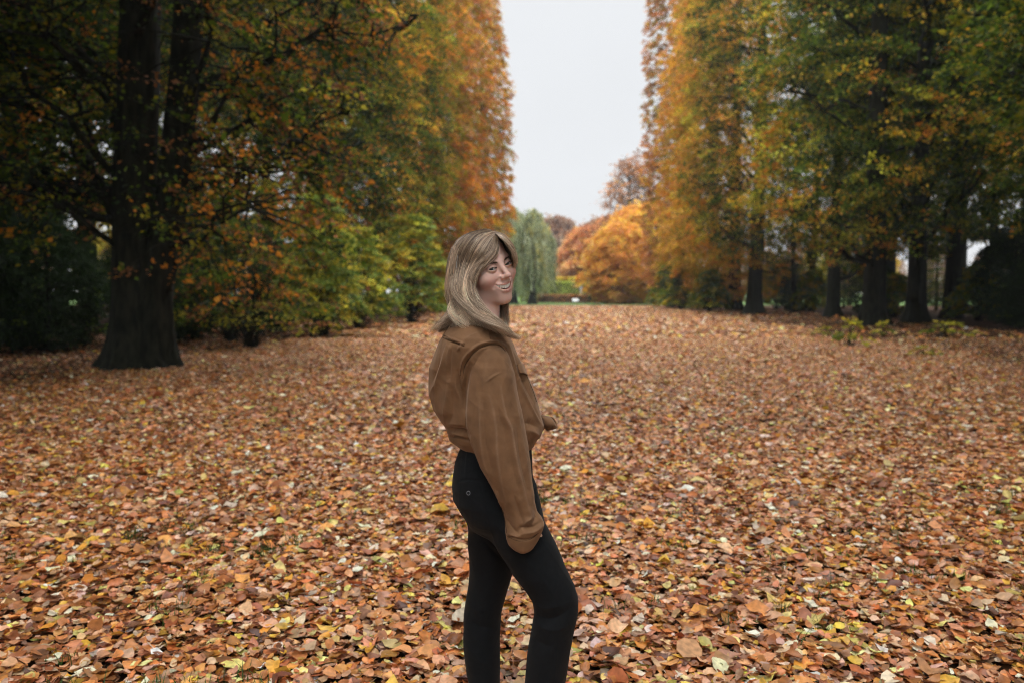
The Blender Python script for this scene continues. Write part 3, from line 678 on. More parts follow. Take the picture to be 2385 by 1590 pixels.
build_willow("green weeping willow with hanging strands beside the woman's face", 1240, 103, 11.8, 3.2, 51)
build_willow("second weeping willow, mostly hidden behind the end of the left wall", 1196, 108, 12.6, 3.4, 52)

def build_far():
    o1 = make_tree("autumn_tree", 61, H=10.2, rx=5.4, ry=5, zb=.5, trunk_r=.35, nclus=640, m=60, size=.32, back=1, square=2, crad=.75, nlimb=30, bottom_round=2.0, toppow=.6,
                   pal_out=((0.85, 0.46, 0.10), (0.84, 0.46, 0.07), YELLOW, (0.85, 0.37, 0.11)), w_out=(4, 3, .5, 4.5), pal_in=(GOLD, ORANGE), w_in=(2, 1))
    o2 = make_tree("autumn_tree", 62, H=10.4, rx=4.6, ry=4.6, zb=.8, trunk_r=.35, nclus=560, m=60, size=.32, back=1, square=2, crad=.8, nlimb=30, bottom_round=4, toppow=.7,
                   pal_out=((0.82, 0.36, 0.12), (0.72, 0.32, 0.16), (0.80, 0.45, 0.22), GOLD), w_out=(3, 2, 3, 1.4), pal_in=(RUST, BROWN), w_in=(2, 1))  # leaf colours brightened and desaturated to imitate distance haze
    o3 = make_tree("autumn_tree", 63, H=19, rx=5.2, ry=4.6, zb=5, trunk_r=.3, nclus=260, m=16, size=.3, back=1, square=2, crad=.8, nlimb=120, bottom_round=8, toppow=.7,
                   pal_out=(PINKBR, BROWN, ORANGE), w_out=(3, 2, 2), pal_in=(BROWN,), w_in=(1,))
    o4 = make_tree("autumn_tree", 64, H=16, rx=7.5, ry=6, zb=1, trunk_r=.35, nclus=620, m=50, size=.45, back=1, square=2, crad=1.1, nlimb=60, bottom_round=6, toppow=.7,
                   pal_out=((0.42, 0.32, 0.26), (0.46, 0.32, 0.22), (0.36, 0.22, 0.14), (0.32, 0.30, 0.16)), w_out=(3, 3, 2, 1), pal_in=(BROWN,), w_in=(1,))
    G = "autumn trees at the end of the avenue"
    for o, px, v, s, lab in [(o1, 1448, 105, 1.0, "golden orange tree at the end of the right wall, branches sweeping to the lawn"), (copy_tree(o1), 1500, 110, 1.28, "tall golden tree half hidden behind the end of the right wall"),
                             (o2, 1368, 128, 1.12, "rusty orange rounded tree left of the golden one"), (copy_tree(o2), 1422, 138, 1.35, "taller rust orange tree behind the golden one"),
                             (o3, 1462, 125, 1.15, "thin crowned brownish tree rising above the golden tree"), (copy_tree(o3), 1510, 132, 1.3, "second thin crowned tree against the sky by the right wall")]:
        x, y = far_xy(px, v); place(o, x, y, px * .1, s, lab, group=G)
    G2 = "hazy brown trees of the far wood"
    for k, (px, v, s, lab) in enumerate([(1298, 205, 1.25, "hazy grey brown tree on the skyline between willow and orange trees"), (1335, 215, 1.05, "low hazy tree behind the rust orange tree"),
                                         (1262, 215, 1.15, "hazy tree on the skyline just right of the willow"), (1225, 220, 1.3, "hazy far tree behind the willow"),
                                         (1395, 220, 1.3, "far brown tree behind the orange ones"), (1160, 215, 1.3, "far brown tree hidden by the left wall"), (1460, 225, 1.4, "far brown tree behind the golden tree"),
                                         (1700, 190, .7, "far brown tree seen low between the right trunks"), (1850, 180, .7, "far brown tree between the right hand trunks"), (2050, 170, .65, "far brown tree beyond the thickest right trunk"), (2180, 140, .6, "far brown tree low in the right hand wood"), (2330, 120, .55, "far brown tree at the right edge of the photo"), (2500, 110, .6, "far brown tree just outside the right edge"), (1780, 150, .55, "brown tree beyond the thin right hand trunk"), (1950, 135, .5, "brown tree seen left of the thickest right trunk"), (40, 110, .6, "far brown tree at the left edge of the photo"), (240, 120, .6, "far brown tree behind the forked trunk"), (480, 130, .5, "far brown tree right of the forked trunk"), (700, 150, .6, "far brown tree behind the left wall shrubs"), (-150, 105, 1.1, "far brown tree just outside the left edge")]):
        x, y = far_xy(px, v); place(o4 if k == 0 else copy_tree(o4), x, y, k * 1.7, s, lab, group=G2)

    # clipped hedges on two terraces
    def hedge(label, x0, x1, y, th, z0, z1, seed, pal, w, size):
        rng = np.random.default_rng(seed); root = empty("hedge", ((x0 + x1) / 2, y, 0)); W = x1 - x0
        core = Acc(); core.box((0, 0, (z0 + z1) / 2), (W - .3, th - .3, z1 - z0 - .2)); core.build("branch_core", M_BARK, root)
        n = int(W * (z1 - z0 + th) * 90); f = rng.uniform(0, 1, n) < (z1 - z0) / (z1 - z0 + th)
        P = np.stack([rng.uniform(-W / 2, W / 2, n), np.where(f, -th / 2 + rng.normal(0, .06, n), rng.uniform(-th / 2, th / 2, n)), np.where(f, rng.uniform(z0, z1, n), z1 + rng.normal(0, .05, n))], -1)
        idx = ((P[:, 0] + W / 2) / .8).astype(int)
        V, F = leaf_quads(rng, P, rng.normal(0, 1, P.shape), rng.normal(0, .5, P.shape) + np.where(f[:, None], [0, -1, .2], [0, 0, 1.0]), size)
        mesh_np("foliage", V, F, M_CROWN, root, fcol=pick_cols(rng, idx.max() + 1, pal, w, idx))
        tag(root, label, "hedge")
    hedge("long low russet brown clipped hedge at the edge of the far lawn", -6, 14, 112, 1.2, 0, 1.15, 71, ((0.38, 0.18, 0.08), RUST, (0.24, 0.11, 0.06), OLIVE), (4, 2, 3, 1), .17)
    hedge("taller green clipped hedge with a yellow top behind the brown hedge", -9, 16, 120, 1.6, 0, 3.05, 72, ((0.36, 0.44, 0.07), OLIVE, (0.46, 0.52, 0.12)), (3, 1, 3), .2)
    hedge("thin yellowed hedge strip along the top of the green hedge", -9, 16, 121.9, 1.0, 2.9, 3.75, 73, (YELLOW, (0.5, 0.42, 0.12), GOLD), (3, 2, 1), .2)

    # small white slanted board on the lawn
    x, y = far_xy(1340, 104.0); r = empty("information_board", (x, y, 0), .15)
    W_ = noise_mat("white_enamel", (0.70, 0.74, 0.78), (0.82, 0.84, 0.86), scale=4, rough=.4, bump=.02)
    D_ = noise_mat("dark_metal", (0.02, 0.02, 0.02), (0.04, 0.04, 0.04), scale=8, rough=.5, bump=.02)
    b = Acc(); b.box((0, 0, 0), (.82, .04, .52)); p = b.build("panel", W_, r); p.rotation_euler = (math.radians(-48), 0, 0); p.location = (0, 0, .50)
    f = Acc(); f.box((0, 0, -.004), (.90, .03, .60)); q = f.build("frame", D_, r); q.rotation_euler = (math.radians(-48), 0, 0); q.location = (0, .035, .475)
    for s in (-.3, .3):
        l = Acc(); l.tube([(s, .03, 0), (s, .03, .47)], [.03, .03], 8); l.build("leg", D_, r)
    tag(r, "small white slanted board on dark legs standing on the far lawn", "information board")
    # small pale statue on a plinth in front of the green hedge
    x, y = far_xy(1353, 114.5); r = empty("garden_statue", (x, y, 0))
    S_ = noise_mat("pale_stone", (0.36, 0.37, 0.38), (0.50, 0.50, 0.50), scale=5, rough=.8, bump=.1)
    b = Acc(); b.box((0, 0, .55), (.42, .42, 1.1)); b.box((0, 0, 1.14), (.52, .52, .08)); b.build("plinth", S_, r)
    prof = [(.0, 1.18), (.20, 1.181), (.17, 1.4), (.20, 1.65), (.15, 1.85), (.22, 2.05), (.20, 2.15), (.07, 2.22), (.06, 2.27), (.10, 2.36), (.095, 2.46), (.05, 2.53), (0, 2.54)]
    a_ = Acc(); a_.tube([(0, 0, z + i * 1e-5) for i, (rr, z) in enumerate(prof)], [rr for rr, z in prof], 14); a_.build("figure", S_, r, smooth=True)
    tag(r, "small pale stone statue on a plinth in front of the far green hedge", "statue")
build_far()

# ------------------------------------------------------------------ the woman
V0 = 2.5                                     # metres from the camera
def PP(px, py, y=0.0):
    """Photograph pixel -> the woman's own frame (x right, y away from the camera, z up), y metres behind her middle."""
    u, v, z = cam_uvz(px, py, V0 + y)
    return np.array([u, y, z])

def surface_nets(Fv, xs, ys, zs):
    ins = Fv < 0
    s = np.zeros(tuple(n - 1 for n in Fv.shape), np.uint8)
    nx, ny, nz = Fv.shape
    for a in (0, 1):
        for b in (0, 1):
            for c in (0, 1):
                s += ins[a:nx - 1 + a, b:ny - 1 + b, c:nz - 1 + c]
    act = (s > 0) & (s < 8)
    I, J, K = np.nonzero(act); n = len(I)
    cor = [(a, b, c) for a in (0, 1) for b in (0, 1) for c in (0, 1)]
    val = np.stack([Fv[I + a, J + b, K + c] for a, b, c in cor], 1)
    acc = np.zeros((n, 3)); cnt = np.zeros(n)
    co = np.array(cor, float)
    for p in range(8):
        for q in range(p + 1, 8):
            if np.abs(co[p] - co[q]).sum() != 1: continue
            m = (val[:, p] < 0) != (val[:, q] < 0)
            t = val[m, p] / (val[m, p] - val[m, q])
            acc[m] += co[p] + (co[q] - co[p]) * t[:, None]; cnt[m] += 1
    acc /= cnt[:, None]
    V = np.stack([xs[I] + acc[:, 0] * (xs[I + 1] - xs[I]), ys[J] + acc[:, 1] * (ys[J + 1] - ys[J]), zs[K] + acc[:, 2] * (zs[K + 1] - zs[K])], 1)
    ids = np.full(s.shape, -1, np.int32); ids[I, J, K] = np.arange(n)
    Fs = []
    def emit(mask_flip, A, B, C, D):
        q = np.stack([A, B, C, D], 1); q[mask_flip] = q[mask_flip][:, ::-1]; Fs.append(q)
    d = ins[:-1] != ins[1:]; i, j, k = np.nonzero(d[:, 1:-1, 1:-1]); j += 1; k += 1
    emit(~ins[i, j, k], ids[i, j - 1, k - 1], ids[i, j, k - 1], ids[i, j, k], ids[i, j - 1, k])
    d = ins[:, :-1] != ins[:, 1:]; i, j, k = np.nonzero(d[1:-1, :, 1:-1]); i += 1; k += 1
    emit(ins[i, j, k], ids[i - 1, j, k - 1], ids[i, j, k - 1], ids[i, j, k], ids[i - 1, j, k])
    d = ins[:, :, :-1] != ins[:, :, 1:]; i, j, k = np.nonzero(d[1:-1, 1:-1, :]); i += 1; j += 1
    emit(~ins[i, j, k], ids[i - 1, j - 1, k], ids[i, j - 1, k], ids[i, j, k], ids[i - 1, j, k])
    return V, np.concatenate(Fs)

def vert_normals(V, F):
    n = np.cross(V[F[:, 2]] - V[F[:, 0]], V[F[:, 3]] - V[F[:, 1]])
    N = np.zeros_like(V)
    for k in range(4): np.add.at(N, F[:, k], n)
    return norm(N)

def relax(V, F, it=1, w=0.5):
    for _ in range(it):
        S = np.zeros_like(V); c = np.zeros(len(V))
        for k in range(4):
            a, b = F[:, k], F[:, (k + 1) % 4]
            np.add.at(S, a, V[b]); np.add.at(c, a, 1); np.add.at(S, b, V[a]); np.add.at(c, b, 1)
        V = V * (1 - w) + w * S / np.maximum(c, 1)[:, None]
    return V

def smin(a, b, k):
    h = np.maximum(k - np.abs(a - b), 0) / k
    return np.minimum(a, b) - h * h * k * 0.25
def smax(a, b, k): return -smin(-a, -b, k)
def ell(X, Y, Z, c, r):
    x, y, z = (X - c[0]), (Y - c[1]), (Z - c[2])
    k0 = np.sqrt((x / r[0]) ** 2 + (y / r[1]) ** 2 + (z / r[2]) ** 2)
    k1 = np.sqrt((x / r[0] ** 2) ** 2 + (y / r[1] ** 2) ** 2 + (z / r[2] ** 2) ** 2)
    return k0 * (k0 - 1) / np.maximum(k1, 1e-6)
def cone(X, Y, Z, a, b, ra, rb):
    a = np.asarray(a, float); d = np.asarray(b, float) - a; L2 = max(float(d @ d), 1e-12)
    t = np.clip(((X - a[0]) * d[0] + (Y - a[1]) * d[1] + (Z - a[2]) * d[2]) / L2, 0, 1)
    return np.sqrt((X - a[0] - t * d[0]) ** 2 + (Y - a[1] - t * d[1]) ** 2 + (Z - a[2] - t * d[2]) ** 2) - (ra + (rb - ra) * t)
def chain(X, Y, Z, pts, rad, k=0.01):
    r = None
    for i in range(len(pts) - 1):
        c = cone(X, Y, Z, pts[i], pts[i + 1], rad[i], rad[i + 1])
        r = c if r is None else smin(r, c, k)
    return r

def grid(x0, x1, y0, y1, z0, z1, h):
    xs = np.arange(x0, x1, h, dtype=np.float32); ys = np.arange(y0, y1, h, dtype=np.float32); zs = np.arange(z0, z1, h, dtype=np.float32)
    return xs, ys, zs, xs[:, None, None], ys[None, :, None], zs[None, None, :]

def rowloft(X, Y, Z, rows, shrink=0.0, cap=0.006, sm=5, ang=0.0):
    """Solid of stacked ellipses. rows: (py, left px, right px, y centre, y radius)."""
    R = []
    for py, xl, xr, yc, ry in rows:
        a = PP(xl, py, yc); b = PP(xr, py, yc)
        R.append(((a[2] + b[2]) / 2, (a[0] + b[0]) / 2, yc, (b[0] - a[0]) / 2, ry))
    R = np.array(sorted(R)); z = Z.ravel()
    zz = np.linspace(R[0, 0], R[-1, 0], 400); out = []
    for k in range(1, 5):
        f = np.interp(zz, R[:, 0], R[:, k])
        ker = np.exp(-np.linspace(-2, 2, 2 * sm + 1) ** 2); ker /= ker.sum()
        f = np.convolve(np.pad(f, sm, mode='edge'), ker, 'valid')
        out.append(np.interp(z, zz, f).astype(np.float32)[None, None, :])
    xc, yc, rx, ry = out
    rx = rx - shrink; ry = ry - shrink
    x = X - xc; y = Y - yc
    if ang: x, y = x * math.cos(ang) + y * math.sin(ang), -x * math.sin(ang) + y * math.cos(ang)
    k0 = np.sqrt((x / rx) ** 2 + (y / ry) ** 2); k1 = np.sqrt((x / rx ** 2) ** 2 + (y / ry ** 2) ** 2)
    d = k0 * (k0 - 1) / np.maximum(k1, 1e-6)
    return smax(d, np.maximum(Z - R[-1, 0], R[0, 0] - Z) + 0 * d, cap)

def seg_dist2d(P, Q):
    """Distance of points P (n,2) to polyline Q (m,2), and the parameter 0..1 along it."""
    best = np.full(len(P), 1e9); par = np.zeros(len(P)); m = len(Q) - 1
    for i in range(m):
        a, d = Q[i], Q[i + 1] - Q[i]; L2 = d @ d
        t = np.clip(((P - a) @ d) / L2, 0, 1); e = np.hypot(*(P - a - t[:, None] * d).T)
        k = e < best; best[k] = e[k]; par[k] = (i + t[k]) / m
    return best, par

def smooth_poly(pts, n=24):
    pts = np.asarray(pts, float); m = len(pts)
    if m < 3: return np.array([pts[0] + (pts[-1] - pts[0]) * t for t in np.linspace(0, 1, n)])
    P = np.concatenate([[2 * pts[0] - pts[1]], pts, [2 * pts[-1] - pts[-2]]])
    out = []
    for u in np.linspace(0, m - 1 - 1e-6, n):
        i = int(u); t = u - i; p0, p1, p2, p3 = P[i:i + 4]
        out.append(0.5 * (2 * p1 + (p2 - p0) * t + (2 * p0 - 5 * p1 + 4 * p2 - p3) * t * t + (3 * p1 - p0 - 3 * p2 + p3) * t ** 3))
    return np.array(out)

# ---- head frame: x to her left (right in the picture), y out of the face, z up
HY, HP, HR = math.radians(39), math.radians(-2), math.radians(17)
HS = 1.04
def head_axes():
    fx = np.array([math.cos(HY), math.sin(HY), 0]); fy = np.array([math.sin(HY), -math.cos(HY), 0]); fz = np.array([0, 0, 1.0])
    # pitch about fx (positive looks up)
    c, s = math.cos(HP), math.sin(HP); fy2 = fy * c + fz * s; fz2 = fz * c - fy * s
    # roll about fy2: top of the head towards picture left
    c, s = math.cos(HR), math.sin(HR); fx3 = fx * c + fz2 * s; fz3 = fz2 * c - fx * s
    return np.stack([fx3, fy2, fz3])          # rows
HA = head_axes()
EYE_MID = PP(1166.5, 620, -0.066)
HC = EYE_MID - HS * HA.T @ np.array([0, 0.079, 0.006])
HI = HA / HS
def to_head(P): return (np.asarray(P) - HC) @ HI.T
def from_head(q): return np.asarray(q) @ HA * HS + HC

EYES = [(-0.0305, 0.0705, 0.005), (0.0305, 0.0705, 0.005)]; ER = 0.0122
MOUTH_UP = [(-0.0335, 0.0605, -0.0385), (-0.021, 0.0792, -0.0450), (-0.008, 0.0872, -0.0470), (0.0, 0.0880, -0.0477), (0.008, 0.0872, -0.0470), (0.021, 0.0792, -0.0450), (0.0335, 0.0605, -0.0385)]
MOUTH_LO = [(-0.0335, 0.0605, -0.0385), (-0.0225, 0.0755, -0.0545), (-0.0105, 0.0830, -0.0656), (0.0, 0.0845, -0.0678), (0.0105, 0.0830, -0.0656), (0.0225, 0.0755, -0.0545), (0.0335, 0.0605, -0.0385)]

def mouth_lines(ax):
    q = np.clip(1 - (ax / 0.0318) ** 2, 0, 1)
    return -0.0392 - 0.0100 * np.clip(1 - (ax / 0.0335) ** 2, 0, 1) ** 0.9, -0.0396 - 0.0238 * q ** 0.75
def head_base(x, y, z):
    ax = np.abs(x)
    d = ell(x, y, z, (0, -0.015, 0.034), (0.072, 0.088, 0.076))
    d = smin(d, ell(x, y, z, (0, 0.018, -0.022), (0.058, 0.064, 0.080)), 0.03)
    d = smin(d, cone(ax, y, z, (0.048, -0.004, -0.052), (0.010, 0.056, -0.091), 0.013, 0.016), 0.030)       # jaw
    d = smin(d, ell(x, y, z, (0, 0.067, -0.092), (0.017, 0.015, 0.015)), 0.018)                             # chin
    d = smin(d, ell(ax, y, z, (0.042, 0.050, -0.023), (0.024, 0.026, 0.022)), 0.026)                        # raised cheeks
    d = smin(d, ell(x, y, z, (0, 0.062, -0.055), (0.034, 0.020, 0.026)), 0.02)                              # muzzle
    d = smin(d, cone(ax, y, z, (0.012, 0.0745, 0.021), (0.038, 0.0625, 0.024), 0.008, 0.008), 0.014)        # brow ridge
    d = smax(d, -ell(ax, y, z, (0.0290, 0.091, 0.005), (0.017, 0.0135, 0.0125)), 0.014)                      # eye sockets
    # nose
    d = smin(d, cone(x, y, z, (0, 0.077, 0.016), (0, 0.1025, -0.019), 0.0062, 0.0076), 0.012)
    d = smin(d, ell(x, y, z, (0, 0.1035, -0.0220), (0.0090, 0.0085, 0.0072)), 0.006)
    d = smin(d, ell(ax, y, z, (0.0102, 0.0890, -0.0258), (0.0064, 0.0085, 0.0060)), 0.011)
    d = smax(d, -ell(ax, y, z, (0.0058, 0.0925, -0.0325), (0.0036, 0.0055, 0.0038)), 0.003)
    return d
def surf_y(x, z, fn=None):
    """Depth of the face surface at (x, z) of the head frame."""
    fn = fn or head_base
    x = np.atleast_1d(np.asarray(x, float)); z = np.atleast_1d(np.asarray(z, float)); y = np.full(x.shape, 0.13)
    for _ in range(60): y = y - np.clip(fn(x, y, z), -.004, .01) * .8
    return y
FOLD_XZ = [(0.0185, -0.0275), (0.0275, -0.0340), (0.0355, -0.0430), (0.0375, -0.0500)]
FOLD_P = [(x, float(surf_y(x, z)[0]) + .0012, z) for x, z in FOLD_XZ]
CROW = surf_y([0.0475, 0.054], [0.0035, 0.0015]) + .0004
def head_sdf(x, y, z):
    ax = np.abs(x)
    d = head_base(x, y, z)
    # smile folds
    fold = chain(ax, y, z, FOLD_P, [0.0012, 0.0016, 0.0014, 0.0004], 0.003)
    d = smax(d, -fold, 0.008)
    # crow's feet and a crease under the eye
    d = smax(d, -chain(ax, y, z, [(0.0475, float(CROW[0]), 0.0035), (0.054, float(CROW[1]), 0.0015)], [0.0011, 0.0004], .001), 0.003)
    # lips and the open smile
    up = chain(x, y, z, MOUTH_UP, [0.0012, 0.0028, 0.0034, 0.0031, 0.0034, 0.0028, 0.0012], 0.003)
    lo = chain(x, y, z, MOUTH_LO, [0.0012, 0.0034, 0.0048, 0.0052, 0.0048, 0.0034, 0.0012], 0.003)
    d = smin(d, np.minimum(up, lo), 0.006)
    ztop, zbot = mouth_lines(ax)
    mid = (ztop + zbot) / 2; hh = (ztop - zbot) / 2
    cav = np.maximum(np.maximum(np.abs(z - mid) - hh, ax - 0.0316), np.maximum(0.044 - y, y - 0.12))
    d = smax(d, -cav, 0.0012)
    # eyelids over the eyeballs with the narrowed opening of a smile
    lid = ell(ax, y, z, EYES[1], (0.0152, 0.0140, 0.0125))
    d = smin(d, lid, 0.004)
    xe = (ax - 0.0305) / 0.0138
    qe = np.clip(1 - xe ** 2, 0, 1)
    zt = 0.0052 + 0.0056 * qe ** 0.8 + 0.0012 * xe; zb2 = 0.0052 - 0.0032 * qe + 0.0012 * xe
    op = np.maximum(np.maximum(z - zt, zb2 - z), np.maximum(np.abs(ax - 0.0305) - 0.0135, 0.066 - y))
    d = smax(d, -op, 0.0010)
    # ears
    ear = ell(ax, y, z, (0.0735, -0.012, -0.002), (0.007, 0.018, 0.030))
    ear = smax(ear, -ell(ax, y, z, (0.082, -0.008, 0.002), (0.008, 0.010, 0.018)), 0.004)
    return smin(d, ear, 0.005)

def skin_mat():
    m, N, L = new_mat("skin")
    out = N("ShaderNodeOutputMaterial"); p = N("ShaderNodeBsdfPrincipled"); at = N("ShaderNodeAttribute"); at.attribute_name = "tint"
    L(at.outputs["Color"], p.inputs["Base Color"]); p.inputs["Roughness"].default_value = 0.62
    p.inputs["Specular IOR Level"].default_value = 0.25
    p.inputs["Subsurface Weight"].default_value = 0.3; p.inputs["Subsurface Radius"].default_value = (1.0, 0.35, 0.2); p.inputs["Subsurface Scale"].default_value = 0.006
    no = N("ShaderNodeTexNoise"); no.inputs["Scale"].default_value = 380; tc = N("ShaderNodeTexCoord"); L(tc.outputs["Object"], no.inputs["Vector"])
    b = N("ShaderNodeBump"); b.inputs["Strength"].default_value = 0.12; b.inputs["Distance"].default_value = 0.001
    L(no.outputs[0], b.inputs["Height"]); L(b.outputs[0], p.inputs["Normal"]); L(p.outputs[0], out.inputs[0])
    return m

def attr_mat(name, rough=0.5, spec=0.5, bump=None, coat=0.0):
    m, N, L = new_mat(name)
    out = N("ShaderNodeOutputMaterial"); p = N("ShaderNodeBsdfPrincipled"); at = N("ShaderNodeAttribute"); at.attribute_name = "tint"
    L(at.outputs["Color"], p.inputs["Base Color"]); p.inputs["Roughness"].default_value = rough; p.inputs["Specular IOR Level"].default_value = spec
    p.inputs["Coat Weight"].default_value = coat; p.inputs["Coat Roughness"].default_value = 0.05
    if bump:
        tc = N("ShaderNodeTexCoord"); mp = N("ShaderNodeMapping"); mp.inputs["Scale"].default_value = bump[1]; L(tc.outputs["Object"], mp.inputs[0])
        no = N("ShaderNodeTexNoise"); no.inputs["Scale"].default_value = bump[0]; no.inputs["Detail"].default_value = 4; L(mp.outputs[0], no.inputs["Vector"])
        b = N("ShaderNodeBump"); b.inputs["Strength"].default_value = bump[2]; b.inputs["Distance"].default_value = bump[3]
        L(no.outputs[0], b.inputs["Height"]); L(b.outputs[0], p.inputs["Normal"])
    L(p.outputs[0], out.inputs[0])
    return m

def build_body(root):
    # uneven grid: fine round the head, coarser below
    zc = HC[2]
    zs = np.concatenate([np.arange(0.03, zc - 0.135, 0.006), np.arange(zc - 0.135, zc + 0.135, 0.0014)])
    xs = np.concatenate([np.arange(-0.30, HC[0] - 0.115, 0.006), np.arange(HC[0] - 0.115, HC[0] + 0.125, 0.0014), np.arange(HC[0] + 0.125, 0.26, 0.006)])
    ys = np.concatenate([np.arange(-0.27, -0.14, 0.006), np.arange(-0.14, 0.12, 0.0014), np.arange(0.12, 0.30, 0.006)])
    xs, ys, zs = (a.astype(np.float32) for a in (xs, ys, zs))
    Fv = np.full((len(xs), len(ys), len(zs)), 0.1, np.float32)
    X, Y, Z = xs[:, None, None], ys[None, :, None], zs[None, None, :]
    kz = np.searchsorted(zs, zc - 0.135 - 0.003)
    # head block
    for a in range(0, len(xs), 24):
        s = slice(a, a + 24)
        Xb, Yb, Zb = X[s] - HC[0], Y - HC[1], Z[..., kz:] - HC[2]
        hx, hy, hz = (HI[r, 0] * Xb + HI[r, 1] * Yb + HI[r, 2] * Zb for r in range(3))
        Fv[s, :, kz:] = head_sdf(hx, hy, hz) * HS
    # neck and body
    nk0 = from_head((0, -0.018, -0.035)); nk1 = PP(1122, 762, 0.01)
    d = cone(X, Y, Z, nk0, nk1, 0.050, 0.056)
    Fv = smin(Fv, d.astype(np.float32), 0.022)
    zl = np.searchsorted(zs, 1.50)
    low = slice(0, zl); Zl = Z[..., low]
    tor = rowloft(X, Y, Zl, [(762, 1085, 1160, .01, .06), (790, 1060, 1175, .01, .13), (830, 1040, 1180, 0, .13), (900, 1040, 1200, 0, .115), (1000, 1085, 1220, 0, .10), (1060, 1085, 1220, 0, .10), (1140, 1085, 1225, 0, .11), (1215, 1120, 1215, 0, .08)])
    legs = chain(X, Y, Zl, [PP(1190, 1195, -.060), PP(1288, 1400, -.09), PP(1268, 1600, -.08), PP(1255, 1745, -.07)], [.062, .040, .034, .032], .01)
    legs = np.minimum(legs, cone(X, Y, Zl, PP(1255, 1755, -.07), PP(1325, 1782, -.085), .030, .022))
    l2 = chain(X, Y, Zl, [PP(1140, 1195, .055), PP(1134, 1410, .09), PP(1126, 1590, .09), PP(1130, 1720, .09)], [.058, .042, .036, .032], .01)
    l2 = np.minimum(l2, cone(X, Y, Zl, PP(1130, 1728, .09), PP(1195, 1752, .11), .030, .022))
    legs = smin(legs, l2, .02)
    body = smin(tor, legs, 0.03)
    armn = chain(X, Y, Zl, [PP(1140, 828, -.13), PP(1140, 1000, -.16), PP(1195, 1180, -.155)], [.042, .036, .026], .01)
    armf = chain(X, Y, Zl, [PP(1075, 815, .13), PP(1040, 930, .19), PP(1120, 985, .10)], [.044, .034, .024], .01)
    body = smin(body, smin(armn, armf, .01), 0.02)
    # hands: palm, four curled fingers and a thumb each
    def hand(wr, dirv, side, back):
        dirv = norm(np.array(dirv, float)); side = norm(np.array(side, float)); back = norm(np.array(back, float))
        p0 = np.array(wr); palm = p0 + dirv * 0.045
        h = cone(X, Y, Zl, p0, p0 + dirv * 0.03, .022, .024)
        for k, (o, L) in enumerate([(-.027, .062), (-.009, .072), (.009, .069), (.026, .055)]):
            a = p0 + dirv * 0.082 + side * o; m = p0 + dirv * 0.02 + side * o * .6
            h = smin(h, cone(X, Y, Zl, m, a, .014, .0105), .010)
            b = a + dirv * L * .48 - back * .010; c = b + dirv * L * .26 - back * .014; e = c + dirv * L * .14 - back * .016
            f = chain(X, Y, Zl, [a, b, c, e], [.0092, .0082, .0075, .0066], .002)
            h = smin(h, f, .003)
        t0 = p0 + dirv * .025 - side * .024; t1 = t0 + dirv * .03 - side * .020 - back * .008; t2 = t1 + dirv * .028 - side * .004 - back * .008
        return smin(h, chain(X, Y, Zl, [t0, t1, t2], [.013, .0105, .008], .004), .006)
    body = smin(body, hand(PP(1199, 1178, -.155), PP(1246, 1272, -.155) - PP(1199, 1178, -.155), (.9, 0, .45), (0, -1, 0)), .01)
    body = smin(body, hand(PP(1120, 985, .10), (1, -.05, -.06), (0, 0, 1), (0, 1, 0)), .01)
    Fv[..., low] = smin(Fv[..., low], body.astype(np.float32), 0.02)
    V, F = surface_nets(Fv, xs, ys, zs)
    V = relax(V, F, 1, .4)
    q = to_head(V); x, y, z = q.T; ax = np.abs(x)
    base = np.tile(np.array([0.74, 0.485, 0.405]), (len(V), 1))
    def blend(w, c):
        nonlocal base
        w = np.clip(w, 0, 1)[:, None]; base = base * (1 - w) + np.array(c) * w
    g = lambda cx, cy, cz, s: np.exp(-(((ax - cx) / s[0]) ** 2 + ((y - cy) / s[1]) ** 2 + ((z - cz) / s[2]) ** 2))
    blend(0.62 * g(.044, .055, -.034, (.022, .05, .018)), (0.68, 0.30, 0.25))
    blend(0.40 * g(0, .10, -.022, (.014, .02, .012)), (0.48, 0.20, 0.16))
    blend(0.20 * g(0, .08, -.09, (.03, .03, .015)), (0.46, 0.22, 0.17))
    blend(0.18 * g(.0305, .08, .012, (.018, .02, .010)), (0.42, 0.19, 0.14))
    front = y > .05
    def chd(P, rad):
        P = np.array(P); best = np.full(len(V), 1e9)
        idx = np.where(front & (z > -.09) & (z < -.02))[0]; r = chain(q[idx, 0], q[idx, 1], q[idx, 2], P, rad, .001); best[idx] = r
        return best
    for M, rad in ((MOUTH_UP, [0.0010, 0.0026, 0.0032, 0.0029, 0.0032, 0.0026, 0.0010]), (MOUTH_LO, [0.0010, 0.0032, 0.0046, 0.0050, 0.0046, 0.0032, 0.0010])):
        blend(1 - chd(M, rad) / 0.0012, (0.62, 0.25, 0.22))
    # inside of the mouth
    zt_, zb_ = mouth_lines(ax)
    inside = (ax < .0318) & (z < zt_ + .0014) & (z > zb_ - .0014) & (y < 0.0805 - 19.0 * ax ** 2) & (y > .042)
    base[inside] = (0.07, 0.014, 0.012)
    o = mesh_np("body", V, F, skin_mat(), root, vcol=base, smooth=True)
    return o

